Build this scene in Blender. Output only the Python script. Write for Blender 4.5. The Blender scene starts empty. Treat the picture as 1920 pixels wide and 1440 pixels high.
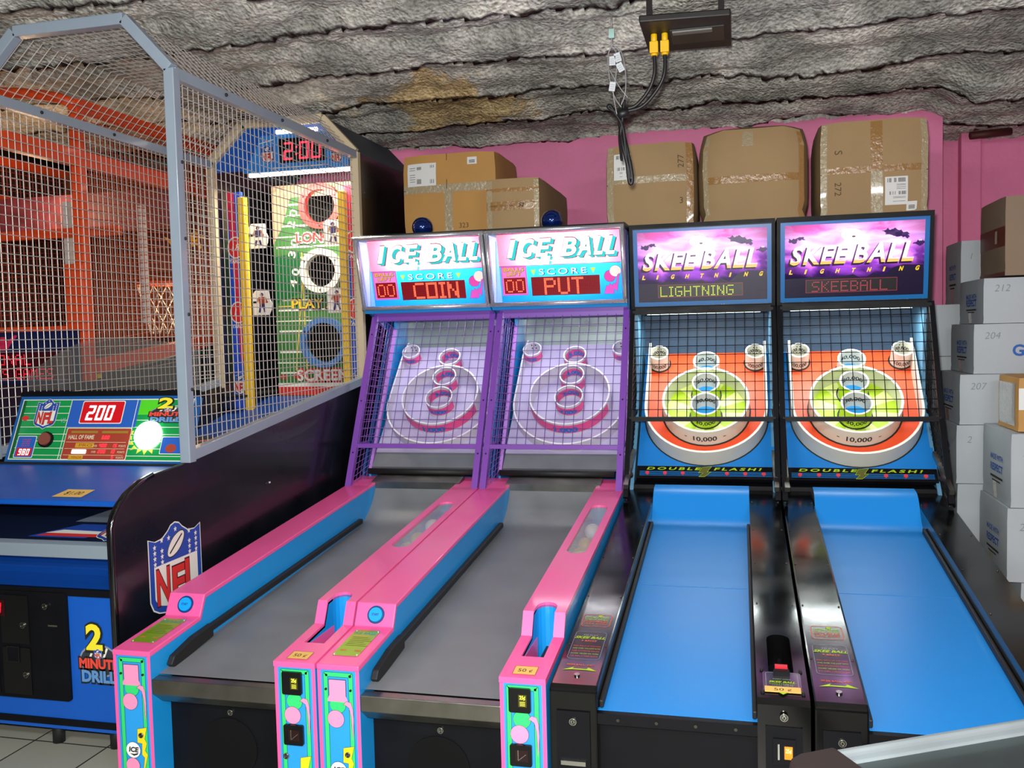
import bpy, bmesh, math, random
from mathutils import Vector, Matrix, noise
random.seed(7)
S = bpy.context.scene
COL = S.collection
V = Vector

# ------------------------------------------------------------------ camera
cam_d = bpy.data.cameras.new('camera'); cam = bpy.data.objects.new('camera', cam_d); COL.objects.link(cam)
cam_d.sensor_fit = 'HORIZONTAL'; cam_d.sensor_width = 36.0; cam_d.lens = 36.0*1720/1920
cam_d.clip_start = 0.05; cam_d.clip_end = 60
F = 1720.0
vy = V((425, -108, F)).normalized()
vx0 = V((6860, -66, -F)).normalized()
vx = (vx0 - vx0.dot(vy)*vy).normalized()
vz = vx.cross(vy)
if vz.y > 0: vz = -vz
# rows: camera axes (right, down, forward) expressed in world coordinates
right = V((vx.x, vy.x, vz.x)); down = V((vx.y, vy.y, vz.y)); fwd = V((vx.z, vy.z, vz.z))
M = Matrix((right, -down, -fwd)).transposed().to_4x4()
M.translation = V((0, 0, 1.5))
cam.matrix_world = M
S.camera = cam

# ------------------------------------------------------------------ light
S.view_settings.view_transform = 'Standard'; S.view_settings.look = 'None'
S.view_settings.exposure = 0.0; S.view_settings.gamma = 1.0
S.view_settings.use_curve_mapping = False
W = bpy.data.worlds.new('arcade_air'); S.world = W; W.use_nodes = True
W.node_tree.nodes['Background'].inputs[0].default_value = (0.80, 0.86, 0.92, 1)
W.node_tree.nodes['Background'].inputs[1].default_value = 0.30

def area(name, loc, target, size, power, color=(1, 1, 1), sy=None):
    d = bpy.data.lights.new(name, 'AREA'); d.energy = power; d.color = color; d.size = size
    if sy: d.shape = 'RECTANGLE'; d.size_y = sy
    o = bpy.data.objects.new(name, d); COL.objects.link(o); o.location = loc
    o.rotation_euler = (V(target)-V(loc)).to_track_quat('-Z', 'Y').to_euler()
    return o
# the camera's own flash, a hand's breadth above the lens
area('camera_flash', (-0.04, 0.02, 1.60), (-0.35, 5.0, 1.55), 0.07, 150, (1.0, 0.98, 0.95))
# fluorescent fittings of the room behind the photographer
area('room_light', (-1.6, -0.9, 2.75), (-1.0, 3.6, 0.6), 1.2, 55, (0.92, 0.97, 1.0), 0.25)
area('room_light', (1.4, -0.6, 2.75), (0.4, 3.6, 0.6), 1.2, 45, (0.92, 0.97, 1.0), 0.25)

def point(name, loc, power, color, r, parent=None):
    d = bpy.data.lights.new(name, 'POINT'); d.energy = power; d.color = color; d.shadow_soft_size = r
    o = bpy.data.objects.new(name, d); COL.objects.link(o); o.location = loc
    if parent: o.parent = parent; o.location = V(loc)-parent.location
    return o

# ------------------------------------------------------------------ materials
def lin(c):
    if isinstance(c, str):
        c = tuple(int(c[i:i+2], 16)/255 for i in (0, 2, 4))
    return tuple(x/12.92 if x <= .04045 else ((x+.055)/1.055)**2.4 for x in c)+(1,)
MC = {}
def mat(name, col, rough=.5, metal=0., spec=.5, emit=0, bump=0, bscale=60, var=0, vscale=8, coat=0, alpha=1, trans=0, ecol=None):
    if name in MC: return MC[name]
    m = bpy.data.materials.new(name); m.use_nodes = True; MC[name] = m
    nt = m.node_tree; N = nt.nodes; L = nt.links; b = N['Principled BSDF']
    c = lin(col)
    b.inputs['Base Color'].default_value = c; b.inputs['Roughness'].default_value = rough
    b.inputs['Metallic'].default_value = metal; b.inputs['Specular IOR Level'].default_value = spec
    b.inputs['Coat Weight'].default_value = coat; b.inputs['Coat Roughness'].default_value = .08
    if alpha < 1: b.inputs['Alpha'].default_value = alpha
    if trans: b.inputs['Transmission Weight'].default_value = trans
    if emit:
        b.inputs['Emission Color'].default_value = lin(ecol) if ecol else c; b.inputs['Emission Strength'].default_value = emit
    if var or bump:
        tc = N.new('ShaderNodeTexCoord')
    if var:
        n = N.new('ShaderNodeTexNoise'); n.inputs['Scale'].default_value = vscale; n.inputs['Detail'].default_value = 6
        L.new(tc.outputs['Object'], n.inputs['Vector'])
        r = N.new('ShaderNodeMapRange'); r.inputs['From Min'].default_value = .3; r.inputs['From Max'].default_value = .7
        r.inputs['To Min'].default_value = 1-var; r.inputs['To Max'].default_value = 1+var*.5
        L.new(n.outputs['Fac'], r.inputs['Value'])
        mx = N.new('ShaderNodeMix'); mx.data_type = 'RGBA'; mx.blend_type = 'MULTIPLY'; mx.inputs['Factor'].default_value = 1
        mx.inputs[6].default_value = c
        L.new(r.outputs['Result'], mx.inputs[7]); L.new(mx.outputs[2], b.inputs['Base Color'])
        r2 = N.new('ShaderNodeMapRange'); r2.inputs['To Min'].default_value = max(0, rough-.12); r2.inputs['To Max'].default_value = min(1, rough+.15)
        L.new(n.outputs['Fac'], r2.inputs['Value']); L.new(r2.outputs['Result'], b.inputs['Roughness'])
    if bump:
        n2 = N.new('ShaderNodeTexNoise'); n2.inputs['Scale'].default_value = bscale; n2.inputs['Detail'].default_value = 4
        L.new(tc.outputs['Object'], n2.inputs['Vector'])
        bp = N.new('ShaderNodeBump'); bp.inputs['Strength'].default_value = bump; bp.inputs['Distance'].default_value = .01
        L.new(n2.outputs['Fac'], bp.inputs['Height']); L.new(bp.outputs['Normal'], b.inputs['Normal'])
    return m

def lit(name, col, e=.9, through=.8):
    """printed ink on a sign lit from behind: gives some light and lets the sheet behind shine through"""
    if name in MC: return MC[name]
    m = mat(name, col, .25, emit=e); nt = m.node_tree; N = nt.nodes; L = nt.links
    t = N.new('ShaderNodeBsdfTransparent'); c = lin(col); t.inputs[0].default_value = tuple(through*(.15+.85*x) for x in c[:3])+(1,)
    mx = N.new('ShaderNodeMixShader'); mx.inputs[0].default_value = .72
    L.new(t.outputs[0], mx.inputs[1]); L.new(N['Principled BSDF'].outputs[0], mx.inputs[2]); L.new(mx.outputs[0], N['Material Output'].inputs[0])
    return m
def backlit(name, col, diff=.35):
    """printed plastic sheet lit by lamps behind it"""
    if name in MC: return MC[name]
    m = bpy.data.materials.new(name); m.use_nodes = True; MC[name] = m
    nt = m.node_tree; N = nt.nodes; L = nt.links; N.remove(N['Principled BSDF'])
    t = N.new('ShaderNodeBsdfTranslucent'); d = N.new('ShaderNodeBsdfDiffuse'); g = N.new('ShaderNodeBsdfGlossy')
    g.inputs['Roughness'].default_value = .12
    mx = N.new('ShaderNodeMixShader'); mx.inputs[0].default_value = diff
    m2 = N.new('ShaderNodeMixShader'); m2.inputs[0].default_value = .035
    L.new(t.outputs[0], mx.inputs[1]); L.new(d.outputs[0], mx.inputs[2])
    L.new(mx.outputs[0], m2.inputs[1]); L.new(g.outputs[0], m2.inputs[2])
    L.new(m2.outputs[0], N['Material Output'].inputs[0])
    t.inputs[0].default_value = lin(col); d.inputs[0].default_value = lin(col)
    m['t'] = 1
    return m

def dusk_print():
    """purple storm sky printed on the backlit sheet (object Z = up the sheet)"""
    m = backlit('dusk_sky_print', 'c060d0'); nt = m.node_tree; N = nt.nodes; L = nt.links
    tr = [n for n in N if n.type == 'BSDF_TRANSLUCENT'][0]; df = [n for n in N if n.type == 'BSDF_DIFFUSE'][0]
    tc = N.new('ShaderNodeTexCoord'); sx = N.new('ShaderNodeSeparateXYZ'); L.new(tc.outputs['Object'], sx.inputs[0])
    mp = N.new('ShaderNodeMapping'); mp.inputs['Scale'].default_value = (5, 1, 13); L.new(tc.outputs['Object'], mp.inputs[0])
    n = N.new('ShaderNodeTexNoise'); n.inputs['Scale'].default_value = 1.3; n.inputs['Detail'].default_value = 7; n.inputs['Distortion'].default_value = .6
    L.new(mp.outputs[0], n.inputs['Vector'])
    r = N.new('ShaderNodeMapRange'); r.inputs['From Min'].default_value = 1.61; r.inputs['From Max'].default_value = 2.03
    L.new(sx.outputs['Z'], r.inputs['Value'])
    a = N.new('ShaderNodeMath'); a.operation = 'MULTIPLY_ADD'; a.inputs[1].default_value = .75; L.new(n.outputs['Fac'], a.inputs[0])
    s = N.new('ShaderNodeMath'); s.operation = 'SUBTRACT'; s.inputs[1].default_value = .38; L.new(r.outputs[0], s.inputs[0]); L.new(s.outputs[0], a.inputs[2])
    cr = N.new('ShaderNodeValToRGB'); L.new(a.outputs[0], cr.inputs[0])
    e = cr.color_ramp.elements; e[0].position = .18; e[0].color = lin('120826'); e[1].position = .98; e[1].color = lin('e060b0')
    for p, c in ((.33, '2a1048'), (.48, '6a2f8c'), (.62, 'c070d8'), (.8, 'e8b0f0')):
        q = e.new(p); q.color = lin(c)
    L.new(cr.outputs[0], tr.inputs[0]); L.new(cr.outputs[0], df.inputs[0])
    return m

def logo_print():
    """letters printed white running to yellow and orange at their feet"""
    m = lit('logo_letter_print', 'ffffff', 1.25); nt = m.node_tree; N = nt.nodes; L = nt.links; bs = N['Principled BSDF']
    tc = N.new('ShaderNodeTexCoord'); sx = N.new('ShaderNodeSeparateXYZ'); L.new(tc.outputs['Object'], sx.inputs[0])
    r = N.new('ShaderNodeMapRange'); r.inputs['From Min'].default_value = 1.775; r.inputs['From Max'].default_value = 1.875
    L.new(sx.outputs['Z'], r.inputs['Value'])
    cr = N.new('ShaderNodeValToRGB'); L.new(r.outputs[0], cr.inputs[0]); e = cr.color_ramp.elements
    e[0].position = 0; e[0].color = lin('f8e020'); e[1].position = .62; e[1].color = lin('ffffff')
    q = e.new(.28); q.color = lin('ffd040'); q = e.new(.42); q.color = lin('f0a060')
    L.new(cr.outputs[0], bs.inputs['Base Color']); L.new(cr.outputs[0], bs.inputs['Emission Color'])
    return m

# ------------------------------------------------------------------ mesh builder
class MB:
    def __init__(s): s.v = []; s.f = []; s.m = []; s.sm = []; s.mats = []
    def mi(s, m):
        if m not in s.mats: s.mats.append(m)
        return s.mats.index(m)
    def add(s, vs, fs, m, smooth=False):
        k = len(s.v); s.v += [tuple(p) for p in vs]; i = s.mi(m)
        for f in fs: s.f.append(tuple(k+a for a in f)); s.m.append(i); s.sm.append(smooth)
        return s
    def box(s, lo, hi, m):
        x0, y0, z0 = lo; x1, y1, z1 = hi
        vs = [(x0,y0,z0),(x1,y0,z0),(x1,y1,z0),(x0,y1,z0),(x0,y0,z1),(x1,y0,z1),(x1,y1,z1),(x0,y1,z1)]
        return s.add(vs, [(0,3,2,1),(4,5,6,7),(0,1,5,4),(1,2,6,5),(2,3,7,6),(3,0,4,7)], m)
    def prism(s, prof, x0, x1, m):
        """profile of (y,z) points extruded along x"""
        n = len(prof); vs = [(x0, y, z) for y, z in prof]+[(x1, y, z) for y, z in prof]
        fs = [tuple(range(n)), tuple(range(2*n-1, n-1, -1))]+[(i, i+n, (i+1) % n+n, (i+1) % n) for i in range(n)]
        return s.add(vs, fs, m)
    def hprism(s, pts, z0, z1, m):
        n = len(pts); vs = [(x, y, z0) for x, y in pts]+[(x, y, z1) for x, y in pts]
        fs = [tuple(range(n-1, -1, -1)), tuple(range(n, 2*n))]+[(i, (i+1) % n, (i+1) % n+n, i+n) for i in range(n)]
        return s.add(vs, fs, m)
    def tube(s, pts, r, m, seg=6, closed=False, smooth=True, cap=True):
        pts = [V(p) for p in pts]; n = len(pts); rings = []
        up = None
        for i, p in enumerate(pts):
            if closed: t = (pts[(i+1) % n]-pts[i-1])
            else: t = (pts[min(i+1, n-1)]-pts[max(i-1, 0)])
            if t.length < 1e-9: t = V((0, 0, 1))
            t.normalize()
            if up is None: up = V((0, 0, 1)) if abs(t.z) < .9 else V((1, 0, 0))
            a = up-up.dot(t)*t
            if a.length < 1e-4: a = V((1, 0, 0))-t.x*t
            a.normalize(); b = t.cross(a); up = a
            rr = r[i] if isinstance(r, (list, tuple)) else r
            rings.append([p+(a*math.cos(2*math.pi*(k+.5)/seg)+b*math.sin(2*math.pi*(k+.5)/seg))*rr for k in range(seg)])
        vs = [q for R in rings for q in R]; fs = []
        for i in range(n if closed else n-1):
            j = (i+1) % n
            for k in range(seg): fs.append((i*seg+k, i*seg+(k+1) % seg, j*seg+(k+1) % seg, j*seg+k))
        if cap and not closed: fs += [tuple(range(seg-1, -1, -1)), tuple((n-1)*seg+k for k in range(seg))]
        return s.add(vs, fs, m, smooth)
    def bar(s, a, b, w, h, m, side=None):
        """rectangular bar from a to b; w along side vector, h across"""
        a, b = V(a), V(b); t = (b-a).normalized(); sd = V(side) if side else V((1, 0, 0))
        sd = (sd-sd.dot(t)*t)
        if sd.length < 1e-4: sd = V((0, 1, 0))-V((0, 1, 0)).dot(t)*t
        sd.normalize(); u = t.cross(sd)
        vs = []
        for p in (a, b):
            for i, j in ((-1,-1),(1,-1),(1,1),(-1,1)): vs.append(p+sd*(i*w/2)+u*(j*h/2))
        return s.add(vs, [(0,3,2,1),(4,5,6,7),(0,1,5,4),(1,2,6,5),(2,3,7,6),(3,0,4,7)], m)
    def wire(s, a, b, r, m):
        a, b = V(a), V(b); t = (b-a).normalized(); u = V((0, 0, 1)) if abs(t.z) < .9 else V((1, 0, 0))
        u = (u-u.dot(t)*t).normalized(); w = t.cross(u)
        vs = [p+q*r for p in (a, b) for q in (u, w, -u, -w)]
        return s.add(vs, [(k, (k+1) % 4, (k+1) % 4+4, k+4) for k in range(4)], m)
    def sphere(s, c, r, m, seg=20, rings=12, sz=1):
        c = V(c); vs = []; fs = []
        for i in range(rings+1):
            a = math.pi*i/rings
            for k in range(seg):
                b = 2*math.pi*k/seg; vs.append(c+V((r*math.sin(a)*math.cos(b), r*math.sin(a)*math.sin(b), r*sz*math.cos(a))))
        for i in range(rings):
            for k in range(seg): fs.append((i*seg+k, (i+1)*seg+k, (i+1)*seg+(k+1) % seg, i*seg+(k+1) % seg))
        return s.add(vs, fs, m, True)
    def build(s, name, parent=None, bev=0, org=None):
        me = bpy.data.meshes.new(name)
        o = parent
        off = V((0, 0, 0))
        p = parent
        while p is not None: off += p.location; p = p.parent
        org = V(org) if org is not None else None
        if org is not None: off = off+(org-off)
        me.from_pydata([tuple(V(q)-off) for q in s.v], [], s.f)
        for m in s.mats: me.materials.append(m)
        me.polygons.foreach_set('material_index', s.m); me.polygons.foreach_set('use_smooth', s.sm)
        me.update()
        ob = bpy.data.objects.new(name, me); COL.objects.link(ob)
        if parent: ob.parent = parent
        if org is not None:
            po = V((0, 0, 0)); p = parent
            while p is not None: po += p.location; p = p.parent
            ob.location = org-po
        if bev:
            bm = bmesh.new(); bm.from_mesh(me); bmesh.ops.recalc_face_normals(bm, faces=bm.faces); bm.to_mesh(me); bm.free()
            md = ob.modifiers.new('bevel', 'BEVEL'); md.width = bev; md.segments = 2; md.limit_method = 'ANGLE'; md.angle_limit = math.radians(35)
        return ob

def cut(ob, cutter_mb):
    """subtract the cutter's volume from the object and keep only the result"""
    c = cutter_mb.build('cutter'); 
    for o in (ob, c):
        bm = bmesh.new(); bm.from_mesh(o.data); bmesh.ops.recalc_face_normals(bm, faces=bm.faces); bm.to_mesh(o.data); bm.free()
    off = V((0, 0, 0)); p = ob
    while p is not None: off += p.location; p = p.parent
    c.location = -off
    c.data.transform(Matrix.Translation(-off)); c.location = (0, 0, 0)
    par = ob.parent; loc = ob.location.copy(); ob.parent = None; ob.location = (0, 0, 0)
    mods = [m for m in ob.modifiers]
    bevw = None
    for m in mods:
        if m.type == 'BEVEL': bevw = m.width; ob.modifiers.remove(m)
    md = ob.modifiers.new('cut', 'BOOLEAN'); md.object = c; md.operation = 'DIFFERENCE'; md.solver = 'EXACT'
    dg = bpy.context.evaluated_depsgraph_get(); dg.update()
    me = bpy.data.meshes.new_from_object(ob.evaluated_get(dg))
    ob.modifiers.clear(); ob.data = me; ob.parent = par; ob.location = loc
    bpy.data.objects.remove(c)
    return ob

# ------------------------------------------------------------------ text
GC = {}
def glyphs(t, bold=0, space=1.0):
    k = (t, bold, space)
    if k in GC: return GC[k]
    cu = bpy.data.curves.new('t', 'FONT'); cu.body = t; cu.size = 1; cu.resolution_u = 3; cu.offset = bold; cu.space_character = space; cu.fill_mode = 'FRONT'
    o = bpy.data.objects.new('t', cu); COL.objects.link(o)
    dg = bpy.context.evaluated_depsgraph_get(); dg.update(); me = o.evaluated_get(dg).to_mesh()
    vs = [(v.co.x, v.co.y) for v in me.vertices]; fs = [tuple(p.vertices) for p in me.polygons]
    o.evaluated_get(dg).to_mesh_clear(); bpy.data.objects.remove(o); bpy.data.curves.remove(cu)
    x0 = min(v[0] for v in vs); x1 = max(v[0] for v in vs)
    vs = [((x-x0)/.7, y/.7) for x, y in vs]
    GC[k] = (vs, fs, (x1-x0)/.7)
    return GC[k]

class Fr:
    """a flat working frame: origin, u (right), v (up); n = u x v points out of the surface"""
    def __init__(s, o, u, v, h=0): s.o = V(o); s.u = V(u).normalized(); s.v = V(v).normalized(); s.n = s.u.cross(s.v).normalized(); s.h = h
    def P(s, x, y, h=0): return s.o+s.u*x+s.v*y+s.n*(h+s.h)
    def poly(s, mb, pts, h, m):
        a = sum(pts[i][0]*pts[(i+1) % len(pts)][1]-pts[(i+1) % len(pts)][0]*pts[i][1] for i in range(len(pts)))
        if a < 0: pts = pts[::-1]
        mb.add([s.P(x, y, h) for x, y in pts], [tuple(range(len(pts)))], m)
    def rect(s, mb, x0, y0, x1, y1, h, m): s.poly(mb, [(x0, y0), (x1, y0), (x1, y1), (x0, y1)], h, m)
    def rr(s, x0, y0, x1, y1, r, n=5):
        p = []
        for cx, cy, a in ((x1-r, y0+r, -90), (x1-r, y1-r, 0), (x0+r, y1-r, 90), (x0+r, y0+r, 180)):
            for i in range(n+1): b = math.radians(a+90*i/n); p.append((cx+r*math.cos(b), cy+r*math.sin(b)))
        return p
    def rrect(s, mb, x0, y0, x1, y1, r, h, m): s.poly(mb, s.rr(x0, y0, x1, y1, r), h, m)
    def disc(s, mb, x, y, r, h, m, ry=None, seg=24): s.poly(mb, [(x+r*math.cos(2*math.pi*i/seg), y+(ry or r)*math.sin(2*math.pi*i/seg)) for i in range(seg)], h, m)
    def loop(s, mb, pts, w, h, m):
        """band of width w along a closed outline, drawn inwards"""
        n = len(pts); a = sum(pts[i][0]*pts[(i+1) % n][1]-pts[(i+1) % n][0]*pts[i][1] for i in range(n)); sg = 1 if a > 0 else -1
        inn = []
        for i in range(n):
            p0, p1, p2 = V(pts[i-1]), V(pts[i]), V(pts[(i+1) % n]); d1 = (p1-p0); d2 = (p2-p1)
            n1 = V((-d1.y, d1.x)).normalized()*sg if d1.length > 1e-9 else V((0, 0)); n2 = V((-d2.y, d2.x)).normalized()*sg if d2.length > 1e-9 else n1
            b = (n1+n2); b = b/max(.5, b.length**2/2) if b.length > 1e-6 else n1
            inn.append(p1+b*w)
        vs = [s.P(x, y, h) for x, y in pts]+[s.P(p.x, p.y, h) for p in inn]
        mb.add(vs, [((i, (i+1) % n, (i+1) % n+n, i+n) if sg > 0 else (i, i+n, (i+1) % n+n, (i+1) % n)) for i in range(n)], m)
    def line(s, mb, x0, y0, x1, y1, w, h, m):
        d = V((x1-x0, y1-y0)); L = d.length; d /= L; nx, ny = -d.y*w/2, d.x*w/2
        s.poly(mb, [(x0-nx, y0-ny), (x1-nx, y1-ny), (x1+nx, y1+ny), (x0+nx, y0+ny)], h, m)
    def text(s, mb, t, x, y, size, h, m, width=None, bold=0, shear=0, space=1, al='l', rot=0):
        vs, fs, w = glyphs(t, bold, space); sx = size if width is None else width/w
        W_ = w*sx; ox = {'l': 0, 'c': -W_/2, 'r': -W_}[al]; c, sn = math.cos(rot), math.sin(rot)
        out = []
        for a, b in vs:
            px, py = ox+a*sx+b*size*shear, b*size
            out.append(s.P(x+px*c-py*sn, y+px*sn+py*c, h))
        mb.add(out, fs, m)
    def solid(s, mb, pts, h0, h1, m, ms=None):
        """outline given real thickness"""
        a = sum(pts[i][0]*pts[(i+1) % len(pts)][1]-pts[(i+1) % len(pts)][0]*pts[i][1] for i in range(len(pts)))
        if a < 0: pts = pts[::-1]
        n = len(pts); vs = [s.P(x, y, h0) for x, y in pts]+[s.P(x, y, h1) for x, y in pts]
        mb.add(vs, [tuple(range(n-1, -1, -1)), tuple(range(n, 2*n))], m)
        mb.add(vs, [(i, (i+1) % n, (i+1) % n+n, i+n) for i in range(n)], ms or m)
    def box(s, mb, x0, y0, x1, y1, h0, h1, m): s.solid(mb, [(x0, y0), (x1, y0), (x1, y1), (x0, y1)], h0, h1, m)
    def cyl(s, mb, x, y, r, h0, h1, m, r2=None, seg=24):
        r2 = r if r2 is None else r2
        vs = [s.P(x+r*math.cos(2*math.pi*i/seg), y+r*math.sin(2*math.pi*i/seg), h0) for i in range(seg)]+[s.P(x+r2*math.cos(2*math.pi*i/seg), y+r2*math.sin(2*math.pi*i/seg), h1) for i in range(seg)]
        mb.add(vs, [(i, (i+1) % seg, (i+1) % seg+seg, i+seg) for i in range(seg)], m, True)
        mb.add(vs[seg:], [tuple(range(seg))], m)
    def ring(s, mb, x, y, ro, ri, h0, h1, m, mi=None, mt=None, seg=40, a0=0, a1=360):
        full = a1-a0 >= 360; n = seg if full else seg+1
        A = [math.radians(a0+(a1-a0)*i/seg) for i in range(n)]
        def c(r, h): return [s.P(x+r*math.cos(a), y+r*math.sin(a), h) for a in A]
        vs = c(ro, h0)+c(ro, h1)+c(ri, h1)+c(ri, h0); k = n
        R = range(n if full else n-1)
        mb.add(vs, [(i, (i+1) % n, (i+1) % n+k, i+k) for i in R], m, True)
        mb.add(vs, [(i+k, (i+1) % n+k, (i+1) % n+2*k, i+2*k) for i in R], mt or m)
        mb.add(vs, [(i+2*k, (i+1) % n+2*k, (i+1) % n+3*k, i+3*k) for i in R], mi or m, True)

def cyl_text(fr, mb, t, cx, cy, r, h, size, m, ang=-90, inside=False, bold=.01, width=None):
    """lettering wrapped on a ring wall; ang = direction of its middle, outside or inside face"""
    vs, fs, w = glyphs(t, bold); sx = (width/w) if width else size; out = []
    for a, b in vs:
        d = (a-w/2)*sx/r
        th = math.radians(ang)+(-d if inside else d)
        rr = r
        out.append(fr.P(cx+rr*math.cos(th), cy+rr*math.sin(th), h+b*size))
    mb.add(out, fs, m)

# 5x7 dot letters
DOT = {'A': '01110 10001 10001 11111 10001 10001 10001', 'B': '11110 10001 10001 11110 10001 10001 11110', 'C': '01111 10000 10000 10000 10000 10000 01111',
 'O': '11111 10001 10001 10001 10001 10001 11111', 'I': '111 010 010 010 010 010 111', 'N': '10001 11001 11001 10101 10011 10011 10001', 'P': '11110 10001 10001 11110 10000 10000 10000',
 'U': '10001 10001 10001 10001 10001 10001 01110', 'T': '11111 00100 00100 00100 00100 00100 00100', 'L': '10000 10000 10000 10000 10000 10000 11111', 'G': '01111 10000 10000 10111 10001 10001 01110',
 'H': '10001 10001 10001 11111 10001 10001 10001', 'S': '01111 10000 10000 01110 00001 00001 11110', 'K': '10001 10010 10100 11000 10100 10010 10001', 'E': '11111 10000 10000 11110 10000 10000 11111',
 'M': '10001 11011 10101 10101 10001 10001 10001', '0': '01110 10001 10001 10001 10001 10001 01110', ' ': '000 000 000 000 000 000 000', 'R': '11110 10001 10001 11110 10100 10010 10001'}
def dots(fr, mb, t, x, y, pitch, h, m, dbl=1, r=.36, py=None):
    py = py or pitch; cx = x
    for ch in t:
        rows = DOT[ch].split()
        for j, row in enumerate(rows):
            for i, c in enumerate(row):
                if c == '1':
                    for a in range(dbl):
                        for b in range(dbl):
                            fr.disc(mb, cx+(i*dbl+a)*pitch, y+((6-j)*dbl+b)*py, pitch*r, h, m, ry=py*r, seg=6)
        cx += (len(rows[0])*dbl+(1 if dbl == 1 else 1.6))*pitch
    return cx
SEG = {'0': 'abcdef', '2': 'abged', '9': 'abcdfg', '8': 'abcdefg', '5': 'afgcd', '6': 'afgcde', '4': 'fgbc', '1': 'bc'}
def seg7(fr, mb, t, x, y, w, hh, th, h, m, gap=.35, sh=.12):
    cx = x
    def q(x0, y0, x1, y1):
        k = sh; fr.poly(mb, [(a+b*k, y+b) for a, b in ((x0, y0), (x1, y0), (x1, y1), (x0, y1))], h, m)
    for ch in t:
        if ch == ':':
            q(cx, hh*.25, cx+th, hh*.25+th); q(cx, hh*.65, cx+th, hh*.65+th); cx += th*2.2; continue
        g = th*.15
        for sname in SEG[ch]:
            if sname == 'a': q(cx+g, hh-th, cx+w-g, hh)
            if sname == 'd': q(cx+g, 0, cx+w-g, th)
            if sname == 'g': q(cx+g+th*.3, hh/2-th/2, cx+w-g-th*.3, hh/2+th/2)
            if sname == 'f': q(cx, hh/2+g, cx+th, hh-g)
            if sname == 'e': q(cx, g, cx+th, hh/2-g)
            if sname == 'b': q(cx+w-th, hh/2+g, cx+w, hh-g)
            if sname == 'c': q(cx+w-th, g, cx+w, hh/2-g)
        cx += w*(1+gap)

# ------------------------------------------------------------------ objects
def thing(name, label, cat, loc=(0, 0, 0), group=None):
    o = bpy.data.objects.new(name, None); COL.objects.link(o); o.location = loc; o.empty_display_size = .1
    o['label'] = label; o['category'] = cat
    if group: o['group'] = group
    return o
def tag(o, label, cat, group=None):
    o['label'] = label; o['category'] = cat
    if group: o['group'] = group
    return o
def struct(name, mb, **k):
    o = mb.build(name, **k); o['kind'] = 'structure'; return o
def copy_tree(o, parent=None):
    c = o.copy(); COL.objects.link(c)
    if parent: c.parent = parent
    for ch in list(o.children): copy_tree(ch, c)
    return c

def mesh_panel(mb, a, b, c, d, nu, nv, r, m):
    """woven wire panel over the quad a-b-c-d; nu wires a->d direction, nv wires a->b direction"""
    a, b, c, d = V(a), V(b), V(c), V(d)
    for i in range(nu+1):
        t = i/nu; mb.wire(a.lerp(b, t), d.lerp(c, t), r, m)
    for j in range(nv+1):
        t = j/nv; p, q = a.lerp(d, t), b.lerp(c, t); n = (b-a).cross(d-a).normalized()*r*1.6
        mb.wire(p+n, q+n, r, m)


# ================================================================== ROOM
def floor_mat():
    m = mat('floor_tile', 'a9a79a', .35, var=.12, vscale=5); nt = m.node_tree; N = nt.nodes; L = nt.links; b = N['Principled BSDF']
    tc = N.new('ShaderNodeTexCoord'); mp = N.new('ShaderNodeMapping'); mp.inputs['Location'].default_value = (2.285, -2.85, 0)
    L.new(tc.outputs['Object'], mp.inputs[0])
    br = N.new('ShaderNodeTexBrick'); br.offset = 0; br.inputs['Scale'].default_value = 1; br.inputs['Brick Width'].default_value = .315; br.inputs['Row Height'].default_value = .315
    br.inputs['Mortar Size'].default_value = .004; br.inputs['Color1'].default_value = lin('aaa898'); br.inputs['Color2'].default_value = lin('9d9c90'); br.inputs['Mortar'].default_value = lin('3a3834')
    L.new(mp.outputs[0], br.inputs['Vector']); L.new(br.outputs['Color'], b.inputs['Base Color'])
    return m
b = MB(); b.add([(-5.05, -2.5, 0), (4.2, -2.5, 0), (4.2, 7.2, 0), (-5.05, 7.2, 0)], [(0, 1, 2, 3)], floor_mat()); struct('floor', b)
pink = mat('pink_wall_paint', 'dd7aa2', .6, var=.1, vscale=3, bump=.25, bscale=35)
WY = 6.4
b = MB(); b.box((-5.05, WY, 0), (1.27, WY+.62, 3.1), pink); struct('wall_back', b)
b = MB(); b.box((1.27, 7.02, 0), (4.2, 7.2, 3.1), pink); struct('wall_recess', b)
b = MB(); b.box((1.49, 6.92, 0), (1.62, 7.02, 3.0), pink); struct('trim_1', b, bev=.01)
b = MB(); b.box((4.2, -2.5, 0), (4.35, 7.2, 3.1), pink); struct('wall_right', b)
b = MB(); b.box((-5.05, -2.5, 0), (-4.9, 6.4, 3.1), mat('dark_wall_paint', '3a2220', .7)); struct('wall_left', b)

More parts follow.
